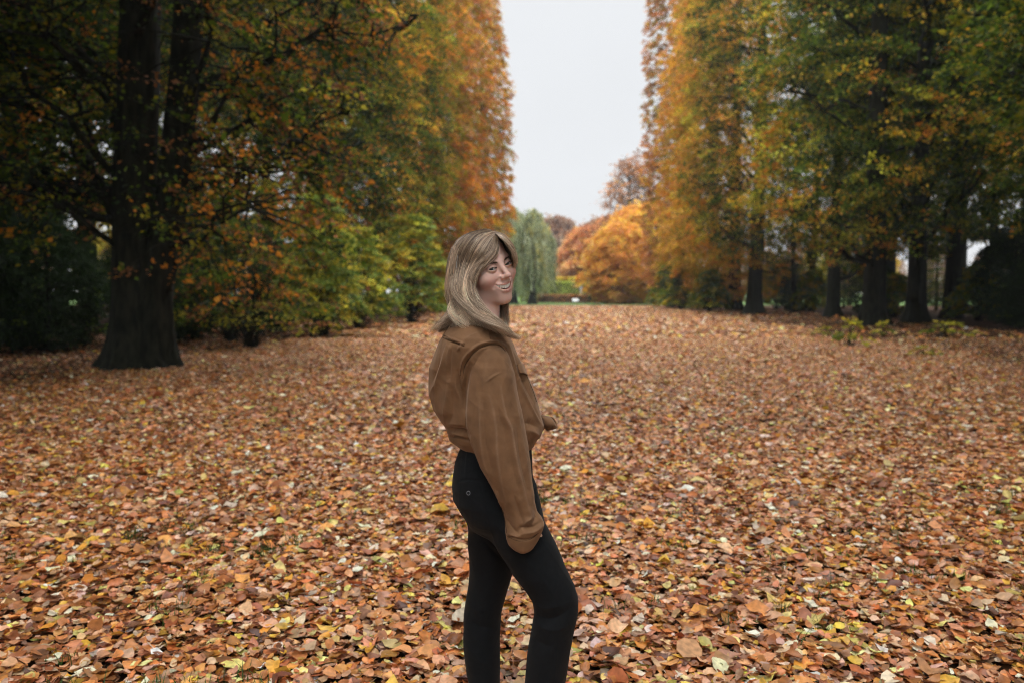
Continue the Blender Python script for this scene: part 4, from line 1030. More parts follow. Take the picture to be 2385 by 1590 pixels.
def build_face_parts(root):
    me = attr_mat("eye_surface", rough=.12, spec=.6, coat=.6)
    cam_h = to_head(np.array([0, -V0, CAM_H]))
    for c in EYES:
        c = np.array(c)
        # fine sphere
        nu, nv = 64, 48; a = np.linspace(0, 2 * np.pi, nu, endpoint=False); b = np.linspace(0.02, np.pi - .02, nv)
        g = norm(cam_h - c + np.array([0, 0, 0])); t1 = norm(np.cross(g, [0, 0, 1.0])); t2 = np.cross(t1, g)
        A, B = np.meshgrid(a, b)
        n = (np.cos(B)[..., None] * g + np.sin(B)[..., None] * (np.cos(A)[..., None] * t1 + np.sin(A)[..., None] * t2)).reshape(-1, 3)
        V = from_head(c + n * ER); ang = B.ravel()
        col = np.tile(np.array([0.42, 0.38, 0.36]), (len(V), 1)); col[ang < .50] = (0.035, 0.05, 0.05); col[(ang < .50) & (ang > .42)] = (0.02, 0.025, 0.028); col[ang < .21] = (0.006, 0.006, 0.006)
        i = np.arange(nv - 1)[:, None] * nu; j = np.arange(nu)[None, :]; k = (j + 1) % nu
        F = np.stack([i + j, i + k, i + nu + k, i + nu + j], -1).reshape(-1, 4)
        mesh_np("eye", V, F, me, root, vcol=col, smooth=True)
    # upper teeth in one arch
    mt = attr_mat("tooth_enamel", rough=.2, spec=.5, coat=.3); acc = Acc()
    Vt, Ft = [], []
    wd = [.0055, .0060, .0064, .0068, .0086, .0086, .0068, .0064, .0060, .0055]
    xs = [-.0262, -.0216, -.0166, -.0112, -.0042, .0042, .0112, .0166, .0216, .0262]
    for x, w in zip(xs, wd):
        yy = .0848 - 22.0 * x * x; h = .0168 - .19 * abs(x); top = -.0450
        slope = math.atan(-44.0 * x)
        n1, n2 = 10, 10; A, B = np.meshgrid(np.linspace(0, 2 * np.pi, n1 * 2, endpoint=False), np.linspace(0.05, np.pi - .05, n2))
        sx = np.sign(np.cos(A)) * np.abs(np.cos(A)) ** .5 * np.sin(B) ** .5; sz = np.sign(np.cos(B)) * np.abs(np.cos(B)) ** .6; sy = np.sign(np.sin(A)) * np.abs(np.sin(A)) ** .7 * np.sin(B) ** .6
        lx = sx * w / 2; ly = sy * .0026; zc_ = top - h / 2 + .0060 * (abs(x) / .0256) ** 2
        ca, sa = math.cos(slope), math.sin(slope)
        Q = np.stack([x + lx * ca - ly * sa, yy + lx * sa + ly * ca, zc_ + sz * h / 2], -1).reshape(-1, 3)
        nu = n1 * 2; i = np.arange(n2 - 1)[:, None] * nu; j = np.arange(nu)[None, :]; k = (j + 1) % nu
        acc.add(from_head(Q), np.stack([i + j, i + nu + j, i + nu + k, i + k], -1).reshape(-1, 4), (0.93, 0.90, 0.83))
    acc.build("teeth", mt, root, smooth=True)
    # eyebrows and lashes of short hairs
    rng = np.random.default_rng(3)
    mh = noise_mat("brow_hair", (0.075, 0.048, 0.030), (0.12, 0.08, 0.05), scale=200, rough=.6, bump=.0)
    BY = lambda x, z: surf_y(x, z)
    for s in (-1, 1):
        ac = Acc()
        for k in range(300):
            t = rng.uniform(0, 1) ** .9; x = .0120 + .036 * t; z = .0190 + .0058 * math.sin(t * 2.2) - .003 * t + rng.normal(0, .0013) * (1.25 - t)
            L = .0060; d = np.array([.8, 0, .45 - .85 * t]); d = d / np.linalg.norm(d)
            P = np.stack([[x, 0, z], [x + d[0] * L * .5, 0, z + d[2] * L * .5], [x + d[0] * L, 0, z + d[2] * L]])
            P[:, 1] = BY(P[:, 0], P[:, 2]) + [.0002, .0007, .0004]
            ac.tube(from_head(P * np.array([s, 1, 1])), [.0003, .00026, .0001], 4)
        ac.build("eyebrow", mh, root)
        ac = Acc()
        for k in range(60):
            t = rng.uniform(-1, 1); x = .0305 + .0132 * t; qe = max(0, 1 - t * t)
            z = .0052 + .0056 * qe ** .8 + .0012 * t
            y = .0705 + math.sqrt(max(0, .0143 ** 2 - (x - .0305) ** 2 * .9 - (z - .005) ** 2))
            p = np.array([x, y, z]); d = np.array([.45 * t + .15, .9, .15]); d /= np.linalg.norm(d); L = .0040
            P = np.stack([p - d * .001, p + d * L * .5 + [0, 0, -.0004], p + d * L + [0, 0, .0010]]) * np.array([s, 1, 1]); ac.tube(from_head(P), [.0003, .00026, .0001], 4)
        # dark line along the lid edge
        L_ = []
        for t in np.linspace(-1, 1, 15):
            x = .0305 + .0134 * t; qe = max(0, 1 - t * t); z = .0052 + .0056 * qe ** .8 + .0012 * t + .0003
            y = .0705 + math.sqrt(max(0, .0138 ** 2 - (x - .0305) ** 2 * .9 - (z - .005) ** 2)); L_.append((s * x, y, z))
        ac.tube(from_head(np.array(L_)), np.full(15, .0004), 5)
        ac.build("eyelashes", mh, root)

# ---- hair
HAIR_NEAR = [
 [(1156,552,-.080),(1157,570,-.112),(1154,588,-.128),(1146,602,-.130),(1132,614,-.127),(1115,625,-.118),(1101,640,-.108),(1093,665,-.100)],
 [(1153,551,-.078),(1150,570,-.113),(1142,591,-.128),(1126,609,-.126),(1105,628,-.117),(1089,658,-.108),(1091,690,-.104),(1104,714,-.110),(1134,734,-.118)],
 [(1151,548,-.068),(1137,565,-.103),(1121,592,-.121),(1100.2,622,-.119),(1085.8,655,-.112),(1090.4,690,-.112),(1120.5,720,-.128),(1155,745,-.150),(1182,768,-.150),(1205,782,-.115)],
 [(1150,543,-.055),(1126,557,-.094),(1108,585,-.116),(1091.1,622,-.118),(1080,662,-.112),(1091.9,700,-.118),(1124,732,-.142),(1160,757,-.175),(1188,780,-.165),(1216,790,-.115)],
 [(1144,539,-.035),(1112,549,-.080),(1090,577,-.106),(1074.9,618,-.112),(1067,662,-.108),(1078.4,700,-.114),(1108,731,-.140),(1140,752,-.170),(1160,764,-.180),(1180,774,-.165)],
 [(1138,536,-.012),(1099,547,-.060),(1074,576,-.090),(1062,618,-.097),(1058,664,-.093),(1064,700,-.098),(1086,730,-.120),(1104,744,-.135),(1116,756,-.150)],
 [(1131,536,.004),(1089,549,-.036),(1063,576,-.066),(1052,616,-.074),(1049,662,-.070),(1054,700,-.072),(1062,725,-.082),(1068,745,-.10),(1075,765,-.12)],
 [(1126,538,.015),(1083,551,-.008),(1057,579,-.034),(1048,620,-.042),(1046,665,-.038),(1053,702,-.036),(1054,725,-.045),(1043,748,-.055),(1022,766,-.05)],
 [(1123,540,.025),(1082,554,.022),(1056,584,.004),(1048,624,-.004),(1047,668,.0),(1055,705,.002),(1054,730,-.005),(1040,752,-.01),(1012,768,-.01)],
 [(1122,542,.035),(1086,558,.050),(1064,590,.045),(1056,630,.042),(1056,675,.044),(1062,712,.040),(1058,738,.03),(1046,760,.02),(1028,778,.015)],
 [(1124,543,.045),(1098,560,.080),(1085,592,.088),(1080,635,.086),(1082,680,.082),(1085,716,.075),(1080,745,.07),(1072,768,.06)],
 [(1130,543,.040),(1120,560,.095),(1115,595,.108),(1112,640,.104),(1114,684,.098),(1116,720,.09),(1112,750,.085),(1108,772,.08)]]
HAIR_FAR = [
 [(1162,551,-.080),(1174,560,-.100),(1186,573,-.098),(1195,588,-.088),(1200,602,-.078),(1202,614,-.066)],
 [(1161,549,-.075),(1175,556,-.084),(1188,568,-.070),(1197,583,-.052),(1202,598,-.030),(1201,614,.0),(1190,645,.035)],
 [(1156,546,-.060),(1172,550,-.060),(1187,563,-.048),(1197,580,-.030),(1200,600,-.006),(1193,625,.022),(1183,660,.04),(1178,700,.045),(1181,730,.02),(1186,756,.0)],
 [(1150,542,-.045),(1167,545,-.035),(1182,557,-.018),(1193,577,-.002),(1192,602,.012),(1186,640,.035),(1178,685,.045),(1177,715,.04),(1180,745,.02),(1187,770,-.01)],
 [(1144,540,-.025),(1160,543,.005),(1173,556,.030),(1182,580,.045),(1180,612,.055),(1176,655,.066),(1174,700,.066),(1170,730,.06),(1172,760,.04)],
 [(1138,540,.0),(1150,546,.040),(1158,562,.070),(1162,592,.085),(1160,640,.092),(1152,690,.088),(1148,730,.08),(1146,765,.07)],
 [(1132,542,.03),(1136,552,.065),(1138,575,.095),(1138,615,.108),(1136,665,.104),(1132,710,.095),(1130,745,.09),(1128,770,.085)]]

def skin_y(px, py, pad=.012):
    ys = np.linspace(-.20, .02, 90); Q = to_head(np.array([PP(px, py, y) for y in ys])); f = head_sdf(Q[:, 0], Q[:, 1], Q[:, 2])
    k = np.where(f < 0)[0]
    return ys[k[0]] - pad if len(k) else None
def hug(G, n, top=642, pad=.010):
    out = []
    for i, g in enumerate(G):
        if i >= n: out.append(g); continue
        h = []
        for px, py, y in g:
            s = skin_y(px, py, pad + .0025 * i) if py < top else None
            h.append((px, py, y if s is None else max(y, s)))
        out.append(h)
    return out
def build_hair(root):
    global HAIR_NEAR, HAIR_FAR
    HAIR_NEAR = hug(HAIR_NEAR, 6); HAIR_FAR = hug(HAIR_FAR, 3, 625, .008)
    rng = np.random.default_rng(9)
    NS = 26
    m = attr_mat("hair_strands", rough=.38, spec=.55)
    allV, allF, allC = [], [], []; off = 0
    def strands(G, n, clumps, wts=None, layer=.014, spread=.0035, wave=.004, thick=.00062):
        nonlocal off
        GP = np.stack([smooth_poly([PP(*p) for p in g], NS) for g in G])     # guides x NS x 3
        ng = len(G)
        cs = rng.uniform(0, ng - 1, clumps) if wts is None else np.interp(rng.uniform(0, 1, clumps), np.linspace(0, 1, len(wts)), wts)
        cw = rng.uniform(0, 2 * np.pi, (clumps, 2)); ca = rng.uniform(.3, 1, clumps); cdep = rng.uniform(0, 1, clumps) ** 1.3
        cl_col = rng.normal(-.04, .42, clumps)
        cend = rng.uniform(.82, 1.03, clumps)
        ci = rng.integers(0, clumps, n)
        s = np.clip(cs[ci] + rng.normal(0, .10, n), 0, ng - 1.001)
        i = s.astype(int); f = (s - i)[:, None, None]
        P = GP[i] * (1 - f) + GP[i + 1] * f
        t = np.linspace(0, 1, NS)[None, :]
        # length variation: resample up to end fraction
        e = (cend[ci] * rng.uniform(.90, 1.02, n))[:, None]
        u = np.clip(t * e, 0, 1) * (NS - 1); k = np.minimum(u.astype(int), NS - 2); fr = (u - k)[..., None]
        P = np.take_along_axis(P, k[..., None].repeat(3, -1), 1) * (1 - fr) + np.take_along_axis(P, (k + 1)[..., None].repeat(3, -1), 1) * fr
        # towards the inside of the head for deeper layers
        inward = norm(HC + np.array([0, 0, -.02]) - P); inward[..., 2] *= .4
        P = P + inward * (layer * cdep[ci])[:, None, None] * np.sin(np.pi * np.clip(t * 1.1, 0, 1))[..., None]
        o = rng.normal(0, 1, (n, 1, 3)) * spread
        P = P + o * (0.35 + .65 * np.clip(t * 3, 0, 1) * (1 - .45 * t))[..., None]
        w = wave * ca[ci][:, None] * np.clip(t - .25, 0, 1) ** 1.2 * 2
        P[..., 0] += w * np.sin(t * 9 + cw[ci, 0][:, None] + rng.normal(0, .25, (n, 1))); P[..., 1] += w * np.cos(t * 8 + cw[ci, 1][:, None]); P[..., 2] += .4 * w * np.sin(t * 7 + cw[ci, 1][:, None])
        P += np.cumsum(rng.normal(0, .00035, P.shape), 1)
        col = np.array([0.44, 0.31, 0.215]) * np.exp(1.3 * cl_col[ci] + rng.normal(0, .28, n))[:, None] * np.array([1, 1, 1])
        bl = rng.uniform(0, 1, n) < .22; col[bl] = np.array([0.58, 0.45, 0.325]) * np.exp(rng.normal(0, .15, (bl.sum(), 1)))
        R = thick * np.clip(1.15 - .9 * t ** 3, .15, 1) * rng.uniform(.7, 1.3, (n, 1))
        T = norm(np.gradient(P, axis=1)); uu = norm(np.cross(T, np.array([.1, .99, .1]))); ww = np.cross(T, uu)
        a = np.array([0, 2 * np.pi / 3, 4 * np.pi / 3])
        V = P[:, :, None, :] + R[:, :, None, None] * (np.cos(a)[None, None, :, None] * uu[:, :, None, :] + np.sin(a)[None, None, :, None] * ww[:, :, None, :])
        V = V.reshape(-1, 3)
        b = (np.arange(n) * NS * 3)[:, None, None] + (np.arange(NS - 1) * 3)[None, :, None]; j = np.arange(3)[None, None, :]; k2 = (j + 1) % 3
        F = np.stack([b + j, b + k2, b + 3 + k2, b + 3 + j], -1).reshape(-1, 4) + off
        # roots a little darker, ends bleached
        g = (0.72 + .42 * t ** 1.2)[..., None]
        C = np.repeat((col[:, None, :] * g)[:, :, None, :], 3, 2).reshape(-1, 3)
        allV.append(V); allF.append(F); allC.append(C); off += len(V)
    strands(HAIR_NEAR, 9500, 150, layer=.022, spread=.0030, wave=.007)
    strands(HAIR_NEAR[:3], 900, 24, layer=.004)
    strands(HAIR_NEAR[:2], 260, 60, layer=-.002, spread=.0045, wave=.004, thick=.0004)
    strands(HAIR_NEAR[4:9], 2200, 60, layer=.003, wave=.003)
    strands(HAIR_NEAR[4:10], 2200, 30, layer=.02, wave=.026)
    strands(HAIR_NEAR[2:5], 700, 12, layer=-.004, wave=.014, spread=.0022)
    strands(HAIR_FAR, 4200, 80, layer=.005, wave=.002, spread=.0015)
    strands(HAIR_FAR[:3], 900, 20, layer=.001, wave=.0005, spread=.0012)
    strands(HAIR_NEAR, 110, 90, layer=-.005, spread=.005, wave=.010, thick=.00035)
    strands(HAIR_FAR[:2], 26, 26, layer=-.004, spread=.002, wave=.001, thick=.00035)
    V = np.concatenate(allV); F = np.concatenate(allF); C = np.clip(np.concatenate(allC), 0, .95)
    hair = mesh_np("hair", V, F, m, root, vcol=C, smooth=True)
    # flyaway hairs on the crown
    ac = Acc()
    for k in range(34):
        b = PP(1095 + rng.uniform(0, 90), 541 + rng.uniform(0, 6), rng.uniform(-.04, .03)); h = rng.uniform(.008, .026); dx = rng.normal(.008, .014)
        P = smooth_poly([b + [0, 0, -.008], b + [dx * .4, rng.normal(0, .004), h * .7], b + [dx * 1.4, 0, h]], 7); ac.tube(P, np.linspace(.00032, .00012, 7), 3, col=(0.2, 0.13, 0.08))
    ac.build("flyaway_strands", m, hair, smooth=True)
    # close undercoat that hides the scalp
    xs, ys, zs, X, Y, Z = grid(HC[0] - .14, HC[0] + .11, -.13, .13, HC[2] - .19, HC[2] + .14, .003)
    Xb, Yb, Zb = X - HC[0], Y - HC[1], Z - HC[2]
    hx, hy, hz = (HI[r, 0] * Xb + HI[r, 1] * Yb + HI[r, 2] * Zb for r in range(3))
    d = ell(hx, hy, hz, (0, -.018, .034), (.0750, .0890, .0775))
    d = smax(d, np.minimum(hx - 0.004, hy - 0.012), .006)
    low = rowloft(X, Y, Z, [(600, 1066, 1125, .02, .06), (640, 1056, 1118, .02, .075), (690, 1058, 1112, .01, .075), (740, 1070, 1112, .01, .05)])
    d = smin(d, low, .03)
    d = smax(d, -ell(hx, hy, hz, (0.012, .118, -.008), (.092, .086, .118)), .012)
    Vc, Fc = surface_nets((d + 0 * X).astype(np.float32), xs, ys, zs); Vc = relax(Vc, Fc, 2)
    mesh_np("undercoat", Vc, Fc, noise_mat("under_hair", (0.05, 0.035, 0.022), (0.12, 0.08, 0.05), scale=160, rough=.6, bump=.3, stretch=(1, 1, .15), dist=.002), hair, smooth=True)

# ---- clothes
SLEEVE = [(801,1124,1166,-.125,.058),(812,1108,1178,-.128,.072),(830,1101,1188,-.135,.080),(872,1094,1198,-.145,.085),(915,1088,1206,-.150,.086),(959,1085,1215,-.155,.086),(1002,1090,1223,-.158,.084),(1037,1101,1229,-.16,.080),
          (1060,1110,1231,-.16,.078),(1087,1120,1235,-.16,.074),(1128,1143,1240,-.158,.068),(1165,1162,1245,-.156,.062),(1190,1173,1251,-.155,.058),(1204,1175,1262,-.155,.058),(1218,1176,1268,-.155,.058),(1234,1176,1263,-.155,.058),(1248,1178,1256,-.155,.056),(1262,1183,1248,-.155,.052),(1276,1197,1238,-.155,.046),(1282,1206,1228,-.155,.040)]
TORSO = [(738,1088,1150,-.01,.070),(748,1064,1162,-.012,.105),(760,1045,1170,-.015,.145),(781,1031,1186,-.018,.178),(800,1021,1196,-.018,.186),(824,1012,1204,-.015,.180),(854,1001,1219,-.01,.168),(885,999,1234,-.005,.160),(915,1000,1247,0,.158),(950,1009,1256,0,.158),(975,1026,1262,0,.156),(990,1036,1266,0,.152),
         (1002,1042,1264,0,.148),(1013,1044,1259,0,.144),(1021,1046,1252,0,.138),(1030,1060,1246,0,.132),(1042,1076,1240,0,.125)]
# folds on the side of the shirt that faces the camera: (points, half width px, height m, wear)
FOLDS = [
 ([(1108,832),(1099,870),(1094,915),(1090,960),(1093,1000),(1112,1056)], 5, .004, .25),
 ([(1073,797),(1090,785),(1110,776),(1134,768)], 3, .0016, .25), ([(1031,781),(1045,787),(1062,793),(1080,800)], 2.6, .0030, .3), ([(1031,786),(1046,793),(1062,799),(1080,806)], 2.2, -.0035, 0),
 ([(1071,872),(1074,850),(1082,832),(1097,815),(1115,802),(1135,796),(1153,795),(1170,801),(1181,813)], 2.8, .0034, .35),
 ([(1077,880),(1080,856),(1088,840),(1101,823),(1118,810),(1136,803),(1153,801),(1168,806),(1177,818)], 2.2, -.0040, 0),
 ([(1066,815),(1072,806),(1080,796)], 2.5, .003, .3), ([(1133,744),(1137,765),(1140,792)], 2.2, .0018, .25),
 ([(1041,860),(1044,830),(1050,800)], 3.5, .005, .3), ([(1047,880),(1047,840),(1053,800)], 3.0, -.005, 0), ([(1012,900),(1022,870),(1035,835),(1040,805)], 3.5, .0055, .35), ([(1006,890),(1014,866),(1026,830)], 4, -.005, 0),
 ([(1000,925),(1008,905),(1018,893)], 4, .004, .2), ([(1033,975),(1037,950),(1042,915),(1043,890)], 6, .006, .35), ([(1048,990),(1052,950),(1050,905)], 6, -.005, 0), ([(1060,880),(1064,905),(1074,930),(1083,955)], 3, .004, .2),
 ([(1068,865),(1071,900),(1080,940),(1085,962)], 3.5, -.007, 0), ([(1082,860),(1079,880),(1075,905)], 4, .004, .1), ([(1092,850),(1086,880),(1082,915),(1082,950)], 4, -.006, 0),
 ([(1046,996),(1062,1000),(1082,1002),(1095,1010)], 3.5, -.008, 0), ([(1044,1005),(1064,1009),(1086,1016)], 3.5, .005, .15), ([(1050,1015),(1070,1016),(1094,1025)], 2.5, -.006, 0), ([(1040,990),(1055,985),(1080,988)], 5, .004, .15),
 # sleeve
 ([(1117,925),(1118,960),(1119,1000),(1124,1050),(1133,1090),(1150,1130)], 4.5, .0050, .45), ([(1126,930),(1127,980),(1132,1040),(1144,1090)], 5, -.004, 0),
 ([(1166,900),(1172,940),(1180,975),(1190,995),(1196,1030),(1203,1070),(1212,1110),(1222,1150),(1232,1190)], 4, .0052, 1.0), ([(1158,930),(1164,970),(1178,1005),(1188,1050),(1198,1100),(1212,1150)], 5.5, -.0050, 0),
 ([(1140,920),(1150,960),(1156,1000),(1158,1050),(1163,1090),(1170,1130),(1180,1170)], 5, .0045, .6), ([(1205,985),(1210,1040),(1218,1090),(1230,1140)], 5, -.0045, 0), ([(1192,880),(1200,930),(1210,985),(1220,1040),(1231,1100),(1239,1150)], 3.5, .003, .3),
 ([(1133,888),(1148,876),(1165,867)], 2.5, .002, .25), ([(1172,1175),(1178,1205),(1190,1228),(1206,1240)], 3.5, -.006, 0), ([(1162,1158),(1170,1185),(1182,1215)], 3, .004, .4), ([(1206,1240),(1214,1228),(1228,1228),(1244,1226),(1258,1215)], 3, -.007, 0),
 ([(1203,1248),(1222,1240),(1242,1236),(1260,1224),(1268,1214)], 4, .0055, .35), ([(1180,1250),(1196,1250),(1215,1256),(1238,1252),(1256,1238)], 2.2, -.004, 0), ([(1216,1232),(1224,1215),(1236,1205),(1232,1190)], 3, .0045, .6),
 ([(1222,1226),(1214,1205),(1206,1180),(1196,1150)], 3.5, -.0045, 0), ([(1184,1242),(1200,1246),(1212,1248)], 2.5, .003, .4),
 ([(1245,1180),(1250,1200),(1240,1222)], 3.5, -.006, 0), ([(1145,1128),(1160,1150),(1166,1172)], 2.5, .003, .5), ([(1132,840),(1128,880),(1124,915)], 8, .003, .1), ([(1170,830),(1176,860),(1182,900)], 8, .003, .1),
 # front, right of the sleeve
 ([(1186,800),(1196,835),(1204,870),(1216,905),(1233,940),(1252,975),(1264,990)], 2.6, .0045, .7), ([(1192,800),(1203,836),(1214,872),(1228,905),(1246,940)], 3, -.005, 0), ([(1212,850),(1222,862),(1234,895),(1247,925)], 2, .003, .5),
 ([(1228,1000),(1240,1004),(1252,1012),(1258,1024)], 4, .006, .35), ([(1226,985),(1240,985),(1256,995)], 5, -.007, 0), ([(1234,1030),(1248,1024),(1258,1010)], 4, -.004, 0)]

def displace(V, F, folds, ylim=0.06, scale=1.0):
    N = vert_normals(V, F); f = np.clip(-N[:, 1] * 1.6, 0, 1) * (V[:, 1] < ylim)
    # picture coordinates of every vertex
    hor = V[:, 1] + V0; s = (V[:, 2] - CAM_H) / hor
    yy = (s * math.cos(PITCH) + math.sin(PITCH)) / (math.cos(PITCH) - s * math.sin(PITCH))
    hh = yy * math.sin(PITCH) + math.cos(PITCH)
    P2 = np.stack([1192.5 + V[:, 0] / hor * hh * FPX, 795 - yy * FPX], 1)
    D = np.zeros(len(V)); Wr = np.zeros(len(V))
    for pts, w, amp, wear in folds:
        Q = smooth_poly(pts, 14); lo, hi = Q.min(0) - 4 * w, Q.max(0) + 4 * w
        k = np.where((P2[:, 0] > lo[0]) & (P2[:, 0] < hi[0]) & (P2[:, 1] > lo[1]) & (P2[:, 1] < hi[1]) & (f > 0))[0]
        if not len(k): continue
        d, par = seg_dist2d(P2[k], Q); fade = np.sin(np.pi * np.clip(par, .04, .96)) ** .5
        g = np.exp(-(d / w) ** 2) * fade
        if amp > 0 and w >= 3:      # a pinched ridge: broad swell, sharp crest
            g = fade * (.55 * np.exp(-(d / (w * 2.3)) ** 2) + .45 * np.exp(-np.abs(d) / (w * .55)))
        elif amp < 0 and w >= 3:
            g = fade * (.6 * np.exp(-(d / (w * 1.9)) ** 2) + .4 * np.exp(-np.abs(d) / (w * .6)))
        D[k] += amp * g; Wr[k] = np.maximum(Wr[k], wear * np.exp(-(d / (w * .55)) ** 2) * fade)
    return V + N * (D * f * scale)[:, None], Wr * f, N, P2

def wrinkle(P, seed, a=.0014):
    x, y, z = P.T; r = np.random.default_rng(seed); w = np.zeros(len(P))
    for k in range(9):
        q = r.normal(0, 1, 3) * np.array([1, 1, .45]) * (16 + 10 * k); ph = r.uniform(0, 6, 3)
        w += np.sin(x * q[0] + y * q[1] + z * q[2] + ph[0] + 1.4 * np.sin(z * 11 + ph[1]) + 1.2 * np.sin(x * 14 + y * 12 + ph[2])) / (1 + .45 * k)
    r2 = np.zeros(len(P))
    for k in range(5):
        q = r.normal(0, 1, 3) * np.array([1, 1, .5]) * (14 + 9 * k); ph = r.uniform(0, 6, 3)
        r2 += (1 - np.abs(np.sin(x * q[0] + y * q[1] + z * q[2] + ph[0] + 1.8 * np.sin(z * 9 + x * 7 + ph[1])))) ** 5 / (1 + .3 * k)
    return w * a * .5 + r2 * a * .9

def build_shirt(root):
    h = .0026
    xs, ys, zs, X, Y, Z = grid(-.30, .17, -.29, .30, PP(1200, 1290, -.15)[2], PP(1100, 730)[2], h)
    tor = rowloft(X, Y, Z, TORSO, cap=.012)
    hem = Z - PP(1100, 1025)[2]
    inner = rowloft(X, Y, Z, TORSO, shrink=.012, cap=.001)
    tor = smax(tor, -np.maximum(inner, hem), .003)
    sl = rowloft(X, Y, Z, SLEEVE, cap=.020)
    sin_ = rowloft(X, Y, Z, SLEEVE, shrink=.0065, cap=.0005)
    sl = smax(sl, -np.maximum(sin_, Z - PP(1200, 1225, -.15)[2]), .002)
    sl = smax(sl, -np.maximum(np.maximum(sin_, 0 * sl), PP(1200, 1290, -.15)[2] - Z) * 0 - 1, .002) if False else sl
    A, B, C = PP(1080, 812, .13), PP(1052, 905, .17), PP(1205, 985, .10)
    D2 = PP(1252, 984, .07)
    fs = chain(X, Y, Z, [A, B], [.070, .072], .03); fs = smin(fs, cone(X, Y, Z, B, C, .070, .050), .03); fs = smin(fs, cone(X, Y, Z, C, D2, .050, .030), .02)
    out = smin(tor, fs, .012)
    out = np.minimum(out, smin(sl, out + .004, .004))
    V, F = surface_nets(out.astype(np.float32), xs, ys, zs); V = relax(V, F, 2, .5)
    N = vert_normals(V, F); V = V + N * wrinkle(V, 4)[:, None]
    V, wear, N, P2 = displace(V, F, FOLDS, scale=1.7)
    V = relax(V, F, 1, .25)
    base = np.array([0.180, 0.093, 0.046]); worn = np.array([0.36, 0.235, 0.155])
    rr = np.random.default_rng(6).uniform(.55, 1, len(V))
    w = np.clip(wear * rr, 0, 1)[:, None] * .5
    col = base * (1 - w) + worn * w
    m = attr_mat("brown_cotton_twill", rough=.82, spec=.2, bump=(230, (1, 1, 5.0), .35, .0012))
    # soft mottled fading of the cloth
    nt = m.node_tree; p = [n for n in nt.nodes if n.type == 'BSDF_PRINCIPLED'][0]; at = [n for n in nt.nodes if n.type == 'ATTRIBUTE'][0]
    tc = [n for n in nt.nodes if n.type == 'TEX_COORD'][0]
    no = nt.nodes.new("ShaderNodeTexNoise"); no.inputs["Scale"].default_value = 26; no.inputs["Detail"].default_value = 7; nt.links.new(tc.outputs["Object"], no.inputs["Vector"])
    mr = nt.nodes.new("ShaderNodeMapRange"); nt.links.new(no.outputs[0], mr.inputs[0]); mr.inputs[1].default_value = .3; mr.inputs[2].default_value = .7; mr.inputs[3].default_value = .84; mr.inputs[4].default_value = 1.18
    sc = nt.nodes.new("ShaderNodeVectorMath"); sc.operation = 'SCALE'; nt.links.new(at.outputs["Color"], sc.inputs[0]); nt.links.new(mr.outputs[0], sc.inputs["Scale"]); nt.links.new(sc.outputs[0], p.inputs["Base Color"])
    p.inputs["Sheen Weight"].default_value = .25; p.inputs["Sheen Roughness"].default_value = .4; p.inputs["Sheen Tint"].default_value = (.8, .6, .45, 1)
    shirt = mesh_np("shirt", V, F, m, root, vcol=col, smooth=True)
    # stitched seams lying on the cloth
    def drape(pts, lift=.0004):
        Q = smooth_poly(pts, 40); out = []
        for q in Q:
            d = np.hypot(P2[:, 0] - q[0], P2[:, 1] - q[1]); k = np.where((d < 3.2) & (N[:, 1] < .1))[0]
            if not len(k): continue
            yy = V[k, 1].min(); kk = k[V[k, 1] < yy + .012]; out.append(PP(q[0], q[1], V[kk, 1].mean() - lift))
        return np.array(out)
    ms = noise_mat("seam_thread", (0.045, 0.022, 0.010), (0.085, 0.043, 0.020), scale=300, rough=.85, bump=.1)
    SE = [[(1078,880),(1081,856),(1089,840),(1102,823),(1119,810),(1136,803),(1153,801),(1168,806),(1177,818)], [(1072,874),(1075,850),(1083,832),(1098,815),(1116,802),(1135,795),(1153,793),(1169,799),(1180,810)],
          [(1031,786),(1046,792),(1062,798),(1082,806)], [(1031,780),(1047,786),(1063,792),(1083,800)], [(1134,746),(1138,765),(1142,790)], [(1180,1246),(1196,1255),(1214,1259),(1236,1254),(1254,1240)],
          [(1160,1150),(1168,1180),(1176,1210),(1180,1240)], [(1220,852),(1229,880),(1240,905),(1250,935)], [(1046,1006),(1064,1010),(1086,1018)]]
    for sp in SE:
        D_ = drape(sp)
        if len(D_) > 5:
            for _ in range(2): D_[1:-1] = (D_[:-2] + D_[1:-1] * 2 + D_[2:]) / 4
            ac = Acc(); ac.tube(D_, np.full(len(D_), .0009), 5); ac.build("seam", ms, shirt, smooth=True)
    # far cuff: an open, unbuttoned cuff sticking out beyond the front
    def sheet_mesh(name, grid_pts, th, colr, parent):
        G = np.array([[PP(*p) for p in row] for row in grid_pts]); a, b = G.shape[:2]
        G2 = np.array([smooth_poly(G[i], 14) for i in range(a)]); G3 = np.stack([smooth_poly(G2[:, j], 14) for j in range(14)], 1)
        nrm = norm(np.cross(np.gradient(G3, axis=0), np.gradient(G3, axis=1))); n1, n2 = G3.shape[:2]
        VV = np.concatenate([(G3 + nrm * th / 2).reshape(-1, 3), (G3 - nrm * th / 2).reshape(-1, 3)])
        i = np.arange(n1 - 1)[:, None] * n2; j = np.arange(n2 - 1)[None, :]
        f = np.stack([i + j, i + j + 1, i + n2 + j + 1, i + n2 + j], -1).reshape(-1, 4); o = n1 * n2
        FF = [f, f[:, ::-1] + o]
        r0 = np.arange(n2 - 1); FF.append(np.stack([r0, r0 + o, r0 + 1 + o, r0 + 1], 1)); r1 = r0 + (n1 - 1) * n2; FF.append(np.stack([r1, r1 + 1, r1 + 1 + o, r1 + o], 1))
        c0 = np.arange(n1 - 1) * n2; FF.append(np.stack([c0, c0 + n2, c0 + n2 + o, c0 + o], 1)); c1 = c0 + n2 - 1; FF.append(np.stack([c1, c1 + o, c1 + n2 + o, c1 + n2], 1))
